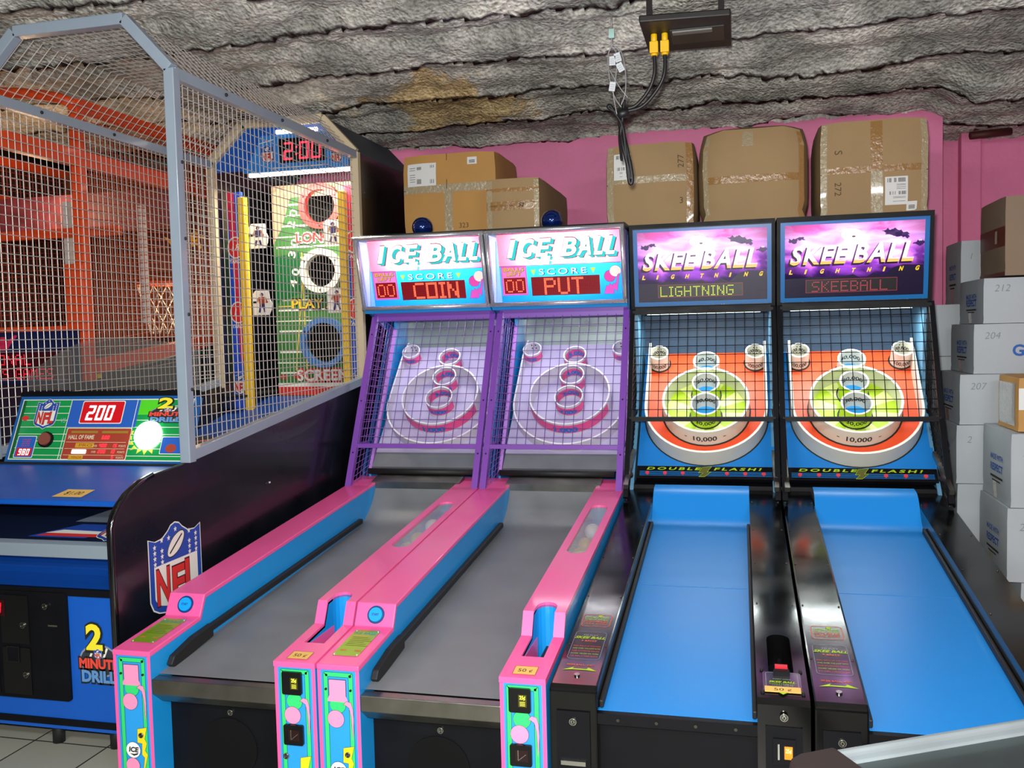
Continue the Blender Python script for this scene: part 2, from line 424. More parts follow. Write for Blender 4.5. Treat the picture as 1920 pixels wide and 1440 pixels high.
# sprayed foam ceiling: folds of foam running across the room, each with a torn lip
def foam_mat():
    m = mat('sprayed_foam', 'a8a496', .95, spec=.1); nt = m.node_tree; N = nt.nodes; L = nt.links; bs = N['Principled BSDF']
    tc = N.new('ShaderNodeTexCoord'); at = N.new('ShaderNodeAttribute'); at.attribute_name = 'lip_shade'
    n1 = N.new('ShaderNodeTexNoise'); n1.inputs['Scale'].default_value = 2.2; n1.inputs['Detail'].default_value = 8; n1.inputs['Roughness'].default_value = .65
    n2 = N.new('ShaderNodeTexNoise'); n2.inputs['Scale'].default_value = 38; n2.inputs['Detail'].default_value = 5; n2.inputs['Roughness'].default_value = .7
    n3 = N.new('ShaderNodeTexNoise'); n3.inputs['Scale'].default_value = .9; n3.inputs['Detail'].default_value = 3
    for n in (n1, n2, n3): L.new(tc.outputs['Object'], n.inputs['Vector'])
    cr = N.new('ShaderNodeValToRGB'); e = cr.color_ramp.elements; e[0].position = .33; e[0].color = lin('979a92'); e[1].position = .62; e[1].color = lin('f4f2e6')
    q = e.new(.47); q.color = lin('c2c3ba'); L.new(n1.outputs['Fac'], cr.inputs[0])
    sp = N.new('ShaderNodeValToRGB'); e = sp.color_ramp.elements; e[0].position = .34; e[0].color = lin('8d8a80'); e[1].position = .56; e[1].color = (1, 1, 1, 1); L.new(n2.outputs['Fac'], sp.inputs[0])
    mu = N.new('ShaderNodeMix'); mu.data_type = 'RGBA'; mu.blend_type = 'MULTIPLY'; mu.inputs['Factor'].default_value = .75; L.new(cr.outputs[0], mu.inputs[6]); L.new(sp.outputs[0], mu.inputs[7])
    # rusty tan patches
    ds = N.new('ShaderNodeVectorMath'); ds.operation = 'DISTANCE'; ds.inputs[1].default_value = (-1.75, 5.35, 2.9); L.new(tc.outputs['Object'], ds.inputs[0])
    dn = N.new('ShaderNodeMath'); dn.operation = 'MULTIPLY_ADD'; dn.inputs[1].default_value = -1.9; L.new(n1.outputs['Fac'], dn.inputs[0]); L.new(ds.outputs['Value'], dn.inputs[2])
    tn = N.new('ShaderNodeMapRange'); tn.inputs['From Min'].default_value = -.42; tn.inputs['From Max'].default_value = -.60; L.new(dn.outputs[0], tn.inputs['Value'])
    mt = N.new('ShaderNodeMix'); mt.data_type = 'RGBA'; mt.blend_type = 'MULTIPLY'; mt.inputs[7].default_value = lin('f6dcae'); L.new(tn.outputs[0], mt.inputs['Factor']); L.new(mu.outputs[2], mt.inputs[6])
    mc = N.new('ShaderNodeMix'); mc.data_type = 'RGBA'; mc.inputs[7].default_value = lin('2a1512'); L.new(at.outputs['Fac'], mc.inputs['Factor']); L.new(mt.outputs[2], mc.inputs[6])  # painted shadow line of the fold lips mixed into the foam colour
    L.new(mc.outputs[2], bs.inputs['Base Color'])
    vo = N.new('ShaderNodeTexVoronoi'); vo.inputs['Scale'].default_value = 55; L.new(tc.outputs['Object'], vo.inputs['Vector'])
    ad = N.new('ShaderNodeMath'); ad.operation = 'ADD'; L.new(n2.outputs['Fac'], ad.inputs[0]); L.new(vo.outputs['Distance'], ad.inputs[1])
    bp = N.new('ShaderNodeBump'); bp.inputs['Strength'].default_value = .75; bp.inputs['Distance'].default_value = .015; L.new(ad.outputs[0], bp.inputs['Height']); L.new(bp.outputs['Normal'], bs.inputs['Normal'])
    return m
PER = .645
def foam(x, y):
    w = .085*noise.noise(V((x*.9, round((y-3.83)/PER)*3.1, 0)))+.035*noise.noise(V((x*4.1, round((y-3.83)/PER)*5.7, 3)))+.016*noise.noise(V((x*17, round((y-3.83)/PER)*2.7, 8)))
    t = ((y+w-3.83)/PER) % 1.0
    lump = .030*noise.noise(V((x*2.6, y*6.5, 1)))+.013*noise.noise(V((x*11, y*15, 2)))+.006*noise.noise(V((x*27, y*31, 5)))
    q = max(0, t-.30)/.70; sag = .100*(q**2.3)+.010*math.sin(t*19+noise.noise(V((x*.7, y, 4)))*5)*min(1, t*3)
    amp = 1+.30*noise.noise(V((x*.6, math.floor((y+w-3.83)/PER)*1.7, 9)))
    z = 2.925-sag*amp+lump
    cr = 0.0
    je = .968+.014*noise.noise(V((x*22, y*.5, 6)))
    if t > je: cr = .97  # shadow gap under each fold's lip, painted as a dark line
    if t < .07: cr = .98*(1-t/.085)  # the same painted shade fades out just behind the lip
    # the foam folds down over the beam in the right corner
    if x > 1.15 and y > 5.2:
        z -= .10*min(1, (x-1.15)/.15)*min(1, (y-5.2)/.5)
    return z, cr
def ceiling():
    xs = []; x = -4.9
    while x < 3.6: xs.append(x); x += .024 if -3.4 < x < 2.2 else .05
    ys = []; y = 1.6
    while y < 7.05: ys.append(y); y += .0165 if y > 2.6 else .03
    nx, ny = len(xs), len(ys); vs = []; cr = []
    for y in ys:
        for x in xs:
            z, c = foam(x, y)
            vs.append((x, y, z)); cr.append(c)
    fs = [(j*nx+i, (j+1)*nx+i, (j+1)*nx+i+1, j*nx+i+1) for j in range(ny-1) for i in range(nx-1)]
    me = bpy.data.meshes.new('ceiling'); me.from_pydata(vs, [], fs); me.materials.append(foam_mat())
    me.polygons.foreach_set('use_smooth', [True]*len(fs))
    a = me.attributes.new('lip_shade', 'FLOAT', 'POINT'); a.data.foreach_set('value', cr); me.update()
    o = bpy.data.objects.new('ceiling', me); COL.objects.link(o); o['kind'] = 'structure'
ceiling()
b = MB(); b.box((-5.05, -2.5, 3.06), (4.2, 7.2, 3.2), mat('deck_above', '6a675e', .9)); struct('trim_2', b)
# ragged foam edge over the top of the pink wall
def fringe(name, x0, x1, y, zt, zb):
    n = int((x1-x0)/.012); vs = []; fs = []; m = foam_mat()
    bb = MB()
    for i in range(n+1):
        x = x0+(x1-x0)*i/n
        rag = .018*noise.noise(V((x*9, y, 1)))+.02*abs(noise.noise(V((x*60, y, 2))))
        for k in range(5):
            t = k/4; vs.append((x, y-.015-.10*(1-t)**1.5+.012*noise.noise(V((x*14, t*4, 3))), zt+(zb-rag-zt)*t))
    for i in range(n):
        for k in range(4): a = i*5+k; fs.append((a, a+1, a+6, a+5))
    bb.add(vs, fs, m, True); return struct(name, bb)
fringe('trim_3', -4.88, 1.29, WY, 3.0, 2.845)
fringe('trim_4', 1.27, 3.6, 7.0, 3.0, 2.80)

# ------------------------------------------------------------------ cartons
kraft = mat('kraft_cardboard', 'a0845c', .75, var=.08, vscale=4, bump=.12, bscale=120)
kraft2 = mat('orange_kraft_cardboard', 'b98a4a', .7, var=.08, vscale=4, bump=.1, bscale=120)
kraftd = mat('grey_kraft_cardboard', '8a7560', .75, var=.08, vscale=4, bump=.1, bscale=120)
whitec = mat('white_cardboard', 'abb2b6', .6, var=.06, vscale=4, bump=.1, bscale=100)
seam = mat('carton_seam', '4a3824', .8)
tapem = mat('brown_parcel_tape', '9a7444', .18, coat=.8, bump=.5, bscale=45)
tapeg = mat('clear_parcel_tape', 'a89878', .12, coat=1, bump=.8, bscale=50)
paper = mat('label_paper', 'dcdcd8', .6)
ink = mat('black_ink', '23201e', .7)
pen = mat('marker_pen', '5a4632', .8)
penb = mat('grey_pen', '80888e', .8)
blueink = mat('blue_print', '1f57a8', .6)

class Box:
    """cardboard carton: slightly bulging faces, flap seam, tape"""
    def __init__(s, label, x0, x1, y0, y1, z0, z1, m, bulge=.012, rz=0, group=None, cat='box', name='cardboard_box', flat=False):
        s.flat = flat
        s.c = V(((x0+x1)/2, (y0+y1)/2, z0)); s.w = x1-x0; s.d = y1-y0; s.h = z1-z0; s.bl = bulge
        s.root = thing(name, label, cat, s.c, group); s.R = Matrix.Rotation(math.radians(rz), 3, 'Z'); s.seed = random.random()*50
        mb = MB()
        for fc in ('f', 'k', 'l', 'r', 't', 'b'):
            n = 10; W_, H_ = s.dim(fc); vs = [s.pt(fc, i/n*W_, j/n*H_) for j in range(n+1) for i in range(n+1)]
            mb.add(vs, [(j*(n+1)+i, j*(n+1)+i+1, (j+1)*(n+1)+i+1, (j+1)*(n+1)+i) for j in range(n) for i in range(n)], m, True)
        s.body = mb.build('carton', s.root)
    def dim(s, f): return {'f': (s.w, s.h), 'k': (s.w, s.h), 'l': (s.d, s.h), 'r': (s.d, s.h), 't': (s.w, s.d), 'b': (s.w, s.d)}[f]
    def pt(s, f, x, y, h=0):
        W_, H_ = s.dim(f); a, b_ = x/W_, y/H_; w, d, hh = s.w/2, s.d/2, s.h
        e = max(0, 1-(2*a-1)**4)*max(0, 1-(2*b_-1)**4)
        h = h+(s.bl*e if not (f == 't' and s.flat) else 0)
        p = {'f': (x-w, -d-h, y), 'k': (w-x, d+h, y), 'l': (-w-h, d-x, y), 'r': (w+h, x-d, y), 't': (x-w, y-d, hh+h), 'b': (x-w, d-y, -h*0)}[f]
        p = V(p)
        # soft dented corners
        kx = abs(p.x)/w; ky = abs(p.y)/d; kz = abs(p.z-hh/2)/(hh/2)
        soft = s.bl*(.9 if s.bl < .02 else 1.4)*(max(0, kx*ky-.6)+max(0, ky*kz-.6)+max(0, kx*kz-.6)) if p.z > hh*.05 else 0
        cen = V((0, 0, hh/2)); p = cen+(p-cen)*(1-soft/ max(w, d))
        p.x += s.bl*.25*noise.noise(V((p.x*4+s.seed, p.y*4, p.z*5)))
        p.z += s.bl*.25*noise.noise(V((p.x*4, p.y*4+s.seed, 1))) if p.z > hh*.5 and not s.flat else 0
        return s.c+s.R@p
    def strip(s, mb, f, x0, y0, x1, y1, h, m):
        n = 10
        vs = []
        for j in range(n+1):
            for i in range(n+1): vs.append(s.pt(f, x0+(x1-x0)*i/n, y0+(y1-y0)*j/n, h))
        mb.add(vs, [(j*(n+1)+i, j*(n+1)+i+1, (j+1)*(n+1)+i+1, (j+1)*(n+1)+i) for j in range(n) for i in range(n)], m, True)
    def txt(s, mb, f, t, x, y, size, m, rot=0, bold=0, shear=0, width=None):
        vs, fs, w = glyphs(t, bold); c, sn = math.cos(rot), math.sin(rot); sx = size if width is None else width/w
        mb.add([s.pt(f, x+(a*sx+b_*size*shear)*c-b_*size*sn, y+(a*sx+b_*size*shear)*sn+b_*size*c, .003) for a, b_ in vs], fs, m)
    def tape(s, items):
        mb = MB()
        for it in items: s.strip(mb, it[0], *it[1:5], .0014+.0004*random.random(), it[5])
        return mb.build('packing_tape', s.root)
    def label(s, f, x, y, w, h, style='ship'):
        mb = MB(); s.strip(mb, f, x, y, x+w, y+h, .0026, paper)
        def bars(x0, y0, x1, y1, n=22):
            for i in range(n):
                if random.random() < .6: s.strip1(mb, f, x0+(x1-x0)*i/n, y0, x0+(x1-x0)*(i+.6)/n, y1)
        if style == 'ship':
            bars(x+w*.1, y+h*.80, x+w*.9, y+h*.95); bars(x+w*.2, y+h*.36, x+w*.92, y+h*.48)
            for k in (.72, .68, .62, .56, .28, .24, .12): s.strip1(mb, f, x+w*(.5 if k > .3 else .35), y+h*k, x+w*.9, y+h*(k+.012))
        elif style == 'wide':
            bars(x+w*.34, y+h*.1, x+w*.5, y+h*.85, 9); bars(x+w*.8, y+h*.1, x+w*.95, y+h*.9, 9)
            for k in (.2, .3, .4, .5, .7, .8): s.strip1(mb, f, x+w*.08, y+h*k, x+w*.28, y+h*(k+.02))
        else:
            for k in (.2, .35, .5): s.strip1(mb, f, x+w*.2, y+h*k, x+w*.8, y+h*(k+.08))
        return mb.build('shipping_label', s.root)
    def strip1(s, mb, f, x0, y0, x1, y1, m=None, h=.0034):
        mb.add([s.pt(f, x0, y0, h), s.pt(f, x1, y0, h), s.pt(f, x1, y1, h), s.pt(f, x0, y1, h)], [(0, 1, 2, 3)], m or ink)

TOPZ = 2.062
# two cartons on the left pair of machines
B = Box('tall brown carton with a wide barcode label, half hidden by the black football cabinet', -2.01, -1.415, 5.42, 6.0, TOPZ, 2.60, kraft2, .01)
B.tape([('f', 0, .30, .60, .35, tapeg), ('f', .27, 0, .32, .31, tapeg)])
mb = MB(); B.strip1(mb, 'f', .285, .32, .289, .54, seam); B.strip1(mb, 'f', .0, .318, .6, .322, seam); B.txt(mb, 'f', '323', .36, .08, .03, pen); mb.build('handwriting', B.root)
B.label('f', .03, .345, .19, .14, 'wide'); B.label('f', .42, .46, .06, .045, 'small')
B = Box('smaller brown carton taped at both edges behind the two blue siren domes', -1.396, -1.087, 5.12, 6.0, TOPZ, 2.372, kraft, .008)
B.tape([('f', 0, .13, .309, .18, tapem), ('f', .0, 0, .035, .30, tapeg), ('f', .28, 0, .309, .30, tapeg), ('f', .0, .235, .309, .255, tapem)])
mb = MB(); B.txt(mb, 'f', 'HANDLE WITH CARE', .02, .15, .010, ink, width=.14); B.txt(mb, 'f', '52', .19, .146, .022, ink, bold=.02, shear=.3); mb.build('printing', B.root)
# three big ones over the right pair
B = Box('leftmost of three big cartons, marked 277, with black cables hanging in front', -.735, -.235, 5.32, 5.88, TOPZ, 2.555, kraft, .014)
B.tape([('f', 0, .265, .5, .305, tapeg), ('f', 0, 0, .04, .49, tapeg), ('f', .46, 0, .5, .49, tapem)])
B.label('f', .045, .29, .10, .15)
mb = MB(); B.txt(mb, 'f', '277', .445, .34, .035, pen, rot=math.pi/2); B.txt(mb, 'f', '3', .42, .14, .035, pen); B.strip1(mb, 'f', .0, .262, .5, .266, seam); mb.build('handwriting', B.root)
B = Box('middle of the three big cartons, a plain one with swollen rounded corners', -.195, .365, 5.30, 5.9, TOPZ, 2.60, kraft, .021)
B.tape([('f', 0, .23, .56, .27, tapem), ('f', .22, .43, .28, .52, tapeg), ('t', .22, 0, .28, .5, tapeg), ('f', 0, 0, .03, .52, tapeg), ('f', .53, 0, .56, .52, tapem)])
B = Box('rightmost of three big cartons, marked 272, with a tall white shipping label', .435, .985, 5.30, 5.9, TOPZ, 2.59, kraft, .012)
B.tape([('f', .0, .245, .55, .28, tapem), ('f', .26, .27, .32, .52, tapem), ('f', .26, 0, .32, .25, tapeg), ('f', 0, 0, .035, .52, tapeg), ('f', .515, 0, .55, .52, tapeg)])
B.label('f', .33, .065, .115, .15); B.label('f', .44, .03, .055, .05, 'small')
mb = MB(); B.txt(mb, 'f', 'S', .075, .37, .04, pen, rot=-math.pi/2); B.txt(mb, 'f', '272', .075, .20, .035, pen, rot=-math.pi/2); B.strip1(mb, 'f', 0, .243, .55, .247, seam); mb.build('handwriting', B.root)

# the stack on the floor to the right
def wbox(label, x, y, z0, z1, d, w=.62, num=None, mark=True, big=None, depthtxt=True, rz=0):
    B = Box(label, x, x+w, y, y+d, z0, z1, whitec, .004, rz=rz, group=None, flat=True)
    H = z1-z0; mb = MB()
    if num: m0 = MB(); B.txt(m0, 'f', num, .05, H*.70, .035, penb, bold=-.01, shear=.2); m0.build('handwriting', B.root)
    if mark:
        B.txt(mb, 'l', 'MADE WITH', d*.36, H*.56, .026, blueink, bold=.02, width=d*.42)
        B.txt(mb, 'l', 'RESPECT', d*.36, H*.40, .034, blueink, bold=.03, width=d*.42)
        B.strip1(mb, 'l', d*.36, H*.30, d*.78, H*.33, ink); B.strip1(mb, 'l', d*.42, H*.25, d*.7, H*.27, ink)
    if big: m1 = MB(); B.txt(m1, 'f', big, .18, H*.36, .055, blueink, bold=.03); m1.build('blue_lettering', B.root)
    if mb.v: mb.build('printing', B.root)
    t = MB(); B.strip(t, 'l', d*.44, 0, d*.56, H*.25, .0016, tapeg); t.build('packing_tape', B.root)
    return B
wbox('lowest white carton in the right stack, marked 8', 1.25, 4.60, 0, .29, .5, num='8')
wbox('white carton marked 219, standing on the carton marked 8', 1.19, 4.60, .292, .636, .5, num='219')
wbox('white carton marked 220 with the small brown box on its top', 1.205, 4.60, .638, .98, .5, num='220')
wbox('bottom white carton at the back of the right stack, behind the one marked 219', 1.10, 5.125, 0, .35, .52, num=None)
wbox('white carton low in the rear stack, its end seen left of the carton marked 219', 1.09, 5.125, .352, .66, .52, num=None)
wbox('white carton in the rear stack just left of the one marked 220', 1.085, 5.125, .662, .965, .52, num='2')
wbox('white carton marked 207, fourth from the top of the rear stack', 1.10, 5.125, .967, 1.226, .52, num='207')
wbox('white carton marked 204 with large blue letters on its front', 1.165, 5.125, 1.228, 1.483, .52, num='204', big='GI')
wbox('white carton marked 212 carrying the upper brown box', 1.21, 5.125, 1.485, 1.715, .52, num='212')
wbox('white carton behind the upper brown box, against the pink wall', 1.24, 5.76, 1.60, 1.96, .40, num='1').root
wbox('white carton stuck out left of the rear stack, close to the mesh cage', 1.10, 5.76, 1.30, 1.598, .40, num=None)
wbox('white carton under the one that sticks out left of the rear stack', 1.09, 5.76, 1.0, 1.298, .40, num=None)
wbox('white carton second from the floor against the pink wall', 1.12, 5.76, .5, .998, .40, num=None, mark=False)
wbox('white carton on the floor against the pink wall', 1.12, 5.76, 0, .498, .40, num=None, mark=False)
B = Box('brown carton with a red taped grip hole, topmost on the right stack', 1.31, 1.87, 5.13, 5.62, 1.725, 2.125, kraftd, .004)
mb = MB(); redt = mat('red_brown_tape', '6a3a28', .4)
B.strip(mb, 'l', 0, .15, .49, .25, .0015, redt); B.strip(mb, 'l', 0, 0, .49, .02, .0015, redt); mb.build('packing_tape', B.root)
mb = MB(); B.strip1(mb, 'l', .33, .17, .37, .235, mat('tape_edge_white', 'b8a898', .4)); mb.build('grip_hole', B.root); mb = MB(); B.txt(mb, 'f', '0673', .18, .15, .02, ink, rot=0); 
mb2 = [(.21, .03), (.36, .12)]
for i in range(12):
    if i % 3 != 1: B.strip1(mb, 'f', .23+i*.01, .05, .236+i*.01, .11)
B.strip1(mb, 'f', .215, .03, .219, .13); B.strip1(mb, 'f', .215, .128, .36, .131); B.strip1(mb, 'f', .215, .03, .36, .033)
mb.build('printing', B.root)
B = Box('small orange-brown carton with a clear pouch, resting on the carton marked 220', 1.245, 1.56, 4.64, 4.98, .985, 1.235, kraft2, .005)
mb = MB(); B.strip(mb, 'l', .03, .02, .30, .22, .002, mat('clear_pouch', 'b4b4b0', .15, coat=1, bump=.6, bscale=40)); B.strip(mb, 'f', .0, .1, .05, .2, .002, paper); mb.build('document_pouch', B.root)

# ================================================================== SKEE BALL LANES
blk = mat('black_gloss_laminate', '0a0a0b', .12, spec=.4, var=.3, vscale=5)
blkm = mat('black_satin_metal', '0b0c10', .5, spec=.18, var=.2, vscale=9)
chrome = mat('chrome_trim', 'd8dce0', .22, metal=.75)
steel = mat('brushed_steel', '8a8880', .32, metal=1, var=.15, vscale=12)
laneb = mat('blue_lane_carpet', '1e84d4', .36, spec=.25)
rubber = mat('black_rubber', '161616', .6)
ringw = mat('cream_ring_plastic', 'd8d4c4', .4, var=.05)
ringw2 = mat('white_ring_edge', 'f4f2e6', .35)
redb = mat('orange_red_board', 'f0542c', .4, var=.05)
lime = mat('lime_board', 'b8d830', .4, var=.05)
blueb = mat('blue_board_print', '1b7fd0', .4, var=.05)
bluew = mat('blue_grey_side_wall', '5f93b4', .45, var=.08)
navy = mat('navy_back_wall', '2c4660', .6, var=.1)
outl = mat('dark_outline_print', '1a1c18', .5)
sign_yel = mat('yellow_price_card', 'e8b860', .6)
lockm = mat('lock_metal', 'b8b8b0', .25, metal=1)
yg = mat('yellow_green_print', 'a8c818', .5)
orp = mat('orange_print', 'd85a28', .5)
lock_t = mat('lock_core', '55554e', .3, metal=1)

mat('pale_line', '7a8a92', .4); mat('grey_print', 'a0a8a8', .5)
def lock(fr, mb, x, y, r=.011):
    fr.cyl(mb, x, y, r, 0, .006, lockm); fr.ring(mb, x, y, r*.8, r*.55, .006, .0075, lock_t, seg=16); fr.box(mb, x-r*.2, y-r*.4, x+r*.2, y+r*.4, .006, .008, lock_t)

BO = (5.017, 1.03)     # board reference line (y, z)
def skee(cx, label, word, wcol, idx):
    x0, x1 = cx-.375, cx+.375; fy = 2.62
    T = thing('skee_ball_machine', label, 'arcade game', (cx, fy, 0), 'skee ball lanes side by side')
    rail = lambda y: .445+(y-fy)*.113         # rail top
    lane = lambda y: .368+(y-fy)*.112
    # body under the lane
    b = MB(); b.prism([(fy+.05, 0), (fy+.05, .355), (4.7, .57), (4.7, 0)], x0+.01, x1-.01, blkm); b.build('lane_cabinet', T)
    b = MB(); b.prism([(4.7, 0), (4.7, .70), (5.9, .80), (5.9, 0)], x0+.005, x1-.005, blkm); b.build('rear_cabinet', T)
    # rolling surface and jump ramp
    n = 14; pr = [(fy+.03, lane(fy+.03)), (4.36, lane(4.36))]
    yy, zz, an = 4.36, lane(4.36), math.atan(.112)
    for k in range(25):
        an = min(math.radians(52), an+math.radians(5.5)) if k < 14 else max(math.radians(4), an-math.radians(6))
        yy += .0125*math.cos(an); zz += .0125*math.sin(an); pr.append((yy, zz))
    b = MB(); xl, xr = cx-.228, cx+.228
    vs = [(x, y, z) for y, z in pr for x in (xl, xr)]
    b.add(vs, [(2*i, 2*i+1, 2*i+3, 2*i+2) for i in range(len(pr)-1)], laneb, True)
    b.add([(xl, fy+.03, lane(fy)-.02), (xr, fy+.03, lane(fy)-.02), (xr, fy+.03, lane(fy+.03)), (xl, fy+.03, lane(fy+.03))], [(0, 1, 2, 3)], laneb)
    b.build('rolling_lane', T)
    b = MB(); b.box((xl, 3.62, lane(3.62)+.0005), (xr, 3.624, lane(3.62)+.0015), mat('lane_seam', '2a86cc', .3)); b.build('lane_seam', T)
    b = MB(); b.box((xl-.005, fy+.005, lane(fy)-.03), (xr+.005, fy+.03, lane(fy)+.002), blkm)
    F_ = Fr((xl, fy+.005, lane(fy)-.03), (1, 0, 0), (0, 0, 1))
    for i in range(4): F_.cyl(b, .06+i*.112, .016, .005, 0, .003, lock_t, seg=10)
    b.build('lane_lip', T)
    # rails
    for sd, (a, c) in ((0, (x0+.003, xl)), (1, (xr, x1-.003))):
        pr2 = [(fy, 0), (fy, .435), (fy+.02, .447), (4.74, rail(4.74)), (4.74, 0)]
        b = MB(); b.prism(pr2, a, c, blk); o = b.build('ball_return_rail' if sd else 'side_rail', T, bev=.006)
        if sd:
            c_ = MB(); pts = []
            for i in range(9): t = math.pi*i/8; pts.append((cx+.300+.036*math.cos(t), 3.02+.036*math.sin(t)))
            pts += [(cx+.264, 2.80), (cx+.336, 2.80)]
            c_.hprism(pts, .30, .60, blkm); cut(o, c_)
            b = MB(); b.box((cx+.262, 2.798, .335), (cx+.338, 3.06, .34), blkm); b.bar((cx+.3, 2.80, .36), (cx+.3, 3.06, .36), .012, .03, rubber); b.build('ball_tray', o)
        for y in (2.9, 3.3, 3.7, 4.1, 4.5):
            if sd and y < 3.1: continue
            for xx in (a+.012, c-.012): d = MB(); d.sphere((xx, y, rail(y)+.0005), .0035, lock_t, 8, 6); d.build('screw', o)
        # decals on the sloping top
        top = Fr((a, fy+.02, .447), (1, 0, 0), (0, 1, .113)); w = c-a; d = MB()
        if sd:
            top.rrect(d, .018, .035, w-.018, .155, .008, .002, mat('smoky_plate', '2c2c2a', .1, coat=1))
            top.loop(d, top.rr(.026, .05, w-.026, .150, .008), .0015, .0025, MC['pale_line'])
            top.text(d, 'SKEE BALL', w/2, .088, .010, .003, yg, width=.075, bold=.03, shear=.3, al='c'); top.text(d, 'INSERT COINS', w/2, .107, .005, .003, MC['grey_print'], width=.05, al='c')
            top.text(d, 'LIGHTNING', w/2, .078, .005, .003, yg, width=.07, al='c'); top.text(d, 'THREE PLAYS', w/2, .069, .005, .003, MC['grey_print'], width=.06, al='c')
            d.build('instruction_plate', o)
            d = MB(); top.box(d, .022, .030, w-.022, .062, .003, .0045, sign_yel); top.text(d, '50 ¢', w/2, .038, .014, .005, ink, width=.048, al='c')
            top.poly(d, [(w/2-.014, .030), (w/2+.014, .030), (w/2, .016)], .0045, yg); d.build('price_card', o)
            d = MB(); top.solid(d, [(w/2-.024, .128), (w/2+.024, .128), (w/2+.018, .155), (w/2-.018, .155)], .002, .018, blkm); top.box(d, w/2-.018, .145, w/2+.018, .162, .018, .024, mat('red_button', 'c01828', .3, emit=.25)); d.build('return_lever', o)
            for xx, yy in ((.016, .03), (w-.016, .03), (.016, .165), (w-.016, .165)):
                d = MB(); top.cyl(d, xx, yy, .005, 0, .006, rubber, seg=10); d.build('screw', o)
        else:
            op = orp; gp = yg
            top.loop(d, top.rr(.025, .40, w-.02, .50, .015), .0025, .001, op)
            for t, yy, c2, s in (('DOUBLE FLASH', .470, gp, .009), ('WHEN LIT, DOUBLES', .455, gp, .008), ('DOUBLES', .437, op, .011), ('YOUR SCORE', .420, op, .010)):
                top.text(d, t, w/2, yy, s, .001, c2, width=w*.55, al='c', bold=.02, shear=.2)
            top.disc(d, w/2+.01, .487, .008, .0012, gp)
            top.loop(d, top.rr(.02, .16, w-.02, .36, .015), .0015, .001, MC['pale_line'])
            top.text(d, 'TO PLAY', w/2, .33, .008, .001, MC['grey_print'], width=.05, al='c')
            top.text(d, 'SKEE BALL', w/2, .308, .016, .001, gp, width=w*.7, al='c', bold=.03, shear=.3)
            top.text(d, '9 BALLS', w/2, .287, .010, .001, op, width=w*.35, al='c', bold=.02)
            for k, t in enumerate(('ROLL BALLS UP THE LANE', 'AND OVER THE JUMP INTO', 'THE SCORING RINGS', 'SCORE 180,000 OR MORE', 'TO WIN A FREE GAME')):
                top.text(d, t, w/2, .25-k*.018, .007, .001, gp if k % 2 else op, width=w*.62, al='c')
            top.text(d, 'SKEE BALL, INC.', w/2, .118, .009, .001, op, width=w*.6, al='c', bold=.02)
            top.poly(d, [(.02, .085), (.055, .107), (.05, .097), (w-.05, .097), (w-.045, .107), (w-.015, .085), (w-.05, .09), (.05, .09)], .001, gp)
            d.build('instruction_print', o)
            d = MB(); top.cyl(d, w/2, .055, .009, 0, .005, lockm); d.build('screw', o)
        # coin door on the front end
        fr = Fr((a, fy, 0), (1, 0, 0), (0, 0, 1)); d = MB()
        fr.box(d, .022, .03, w-.022, .375, .002, .007, blkm); o2 = d.build('coin_door' if sd else 'service_door', o, bev=.003)
        d = MB(); lock(Fr((a, fy-.006, 0), (1, 0, 0), (0, 0, 1)), d, w/2, .405 if sd else .345); d.build('lock', o2)
        if sd:
            f2 = Fr((a, fy-.007, 0), (1, 0, 0), (0, 0, 1)); d = MB(); f2.box(d, w/2-.030, .27, w/2+.030, .345, 0, .008, blkm); f2.rect(d, w/2+.0, .288, w/2+.022, .325, .0085, mat('lit_coin_window', 'e07818', .4, emit=.7))
            f2.text(d, '25¢', w/2+.011, .307, .012, .009, mat('coin_print', 'ffd890', .5, emit=.5), width=.016, al='c', bold=.02); f2.rect(d, w/2-.018, .285, w/2-.013, .33, .0085, lockm); d.build('coin_slot', o2)
        else:
            f2 = Fr((a, fy-.007, 0), (1, 0, 0), (0, 0, 1)); d = MB(); f2.box(d, .035, .215, w-.035, .228, 0, .010, lockm); d.build('handle', o2)
    # rubber bumpers along the lane
    for x in (xl+.007, xr-.007):
        b = MB(); b.bar((x, fy+.035, lane(fy+.035)+.014), (x, 4.34, lane(4.34)+.014), .013, .026, rubber); b.build('bumper', T, bev=.004)
    # ---- board
    bx = cx+.012; bf = Fr((bx, BO[0], BO[1]), (1, 0, 0), (0, 1, 1)); L_ = .345
    b = MB(); bf.box(b, -L_, -.345, L_, .455, -.02, 0, redb); bd = b.build('target_board', T)
    b = MB(); 
    R = .318; sc = -.02
    def uo(r, top=.44, n=28, c=sc):
        p = [(-r, top)]+[(-r*math.cos(math.pi*i/n), c-r*math.sin(math.pi*i/n)) for i in range(n+1)]+[(r, top)]
        return p
    # blue apron outside the outer wall
    outer = uo(R+.004)
    pl = [(-L_, -.345)]+[(-L_, .455)]+[(-R-.004, .455)]+outer+[(R+.004, .455), (L_, .455), (L_, -.345)]
    bf.poly(b, pl, .0015, blueb); b.build('blue_apron', bd)
    b = MB(); po = uo(R); pi_ = uo(R-.012); n = len(po)
    H = .108
    hh = [H*min(1, 1.0) for _ in po]
    vs = [bf.P(x, y, 0) for x, y in po]+[bf.P(x, y, H) for x, y in po]+[bf.P(x, y, H) for x, y in pi_]+[bf.P(x, y, 0) for x, y in pi_]
    b.add(vs, [(i+1, i, i+n, i+n+1) for i in range(n-1)], ringw, True); b.add(vs, [(i+n+1, i+n, i+2*n, i+2*n+1) for i in range(n-1)], ringw2); b.add(vs, [(i+2*n+1, i+2*n, i+3*n, i+3*n+1) for i in range(n-1)], ringw, True)
    b.add(vs, [(0, n, 2*n, 3*n), (n-1, 4*n-1, 3*n-1, 2*n-1)], ringw2)
    w_ = b.build('outer_wall', bd)
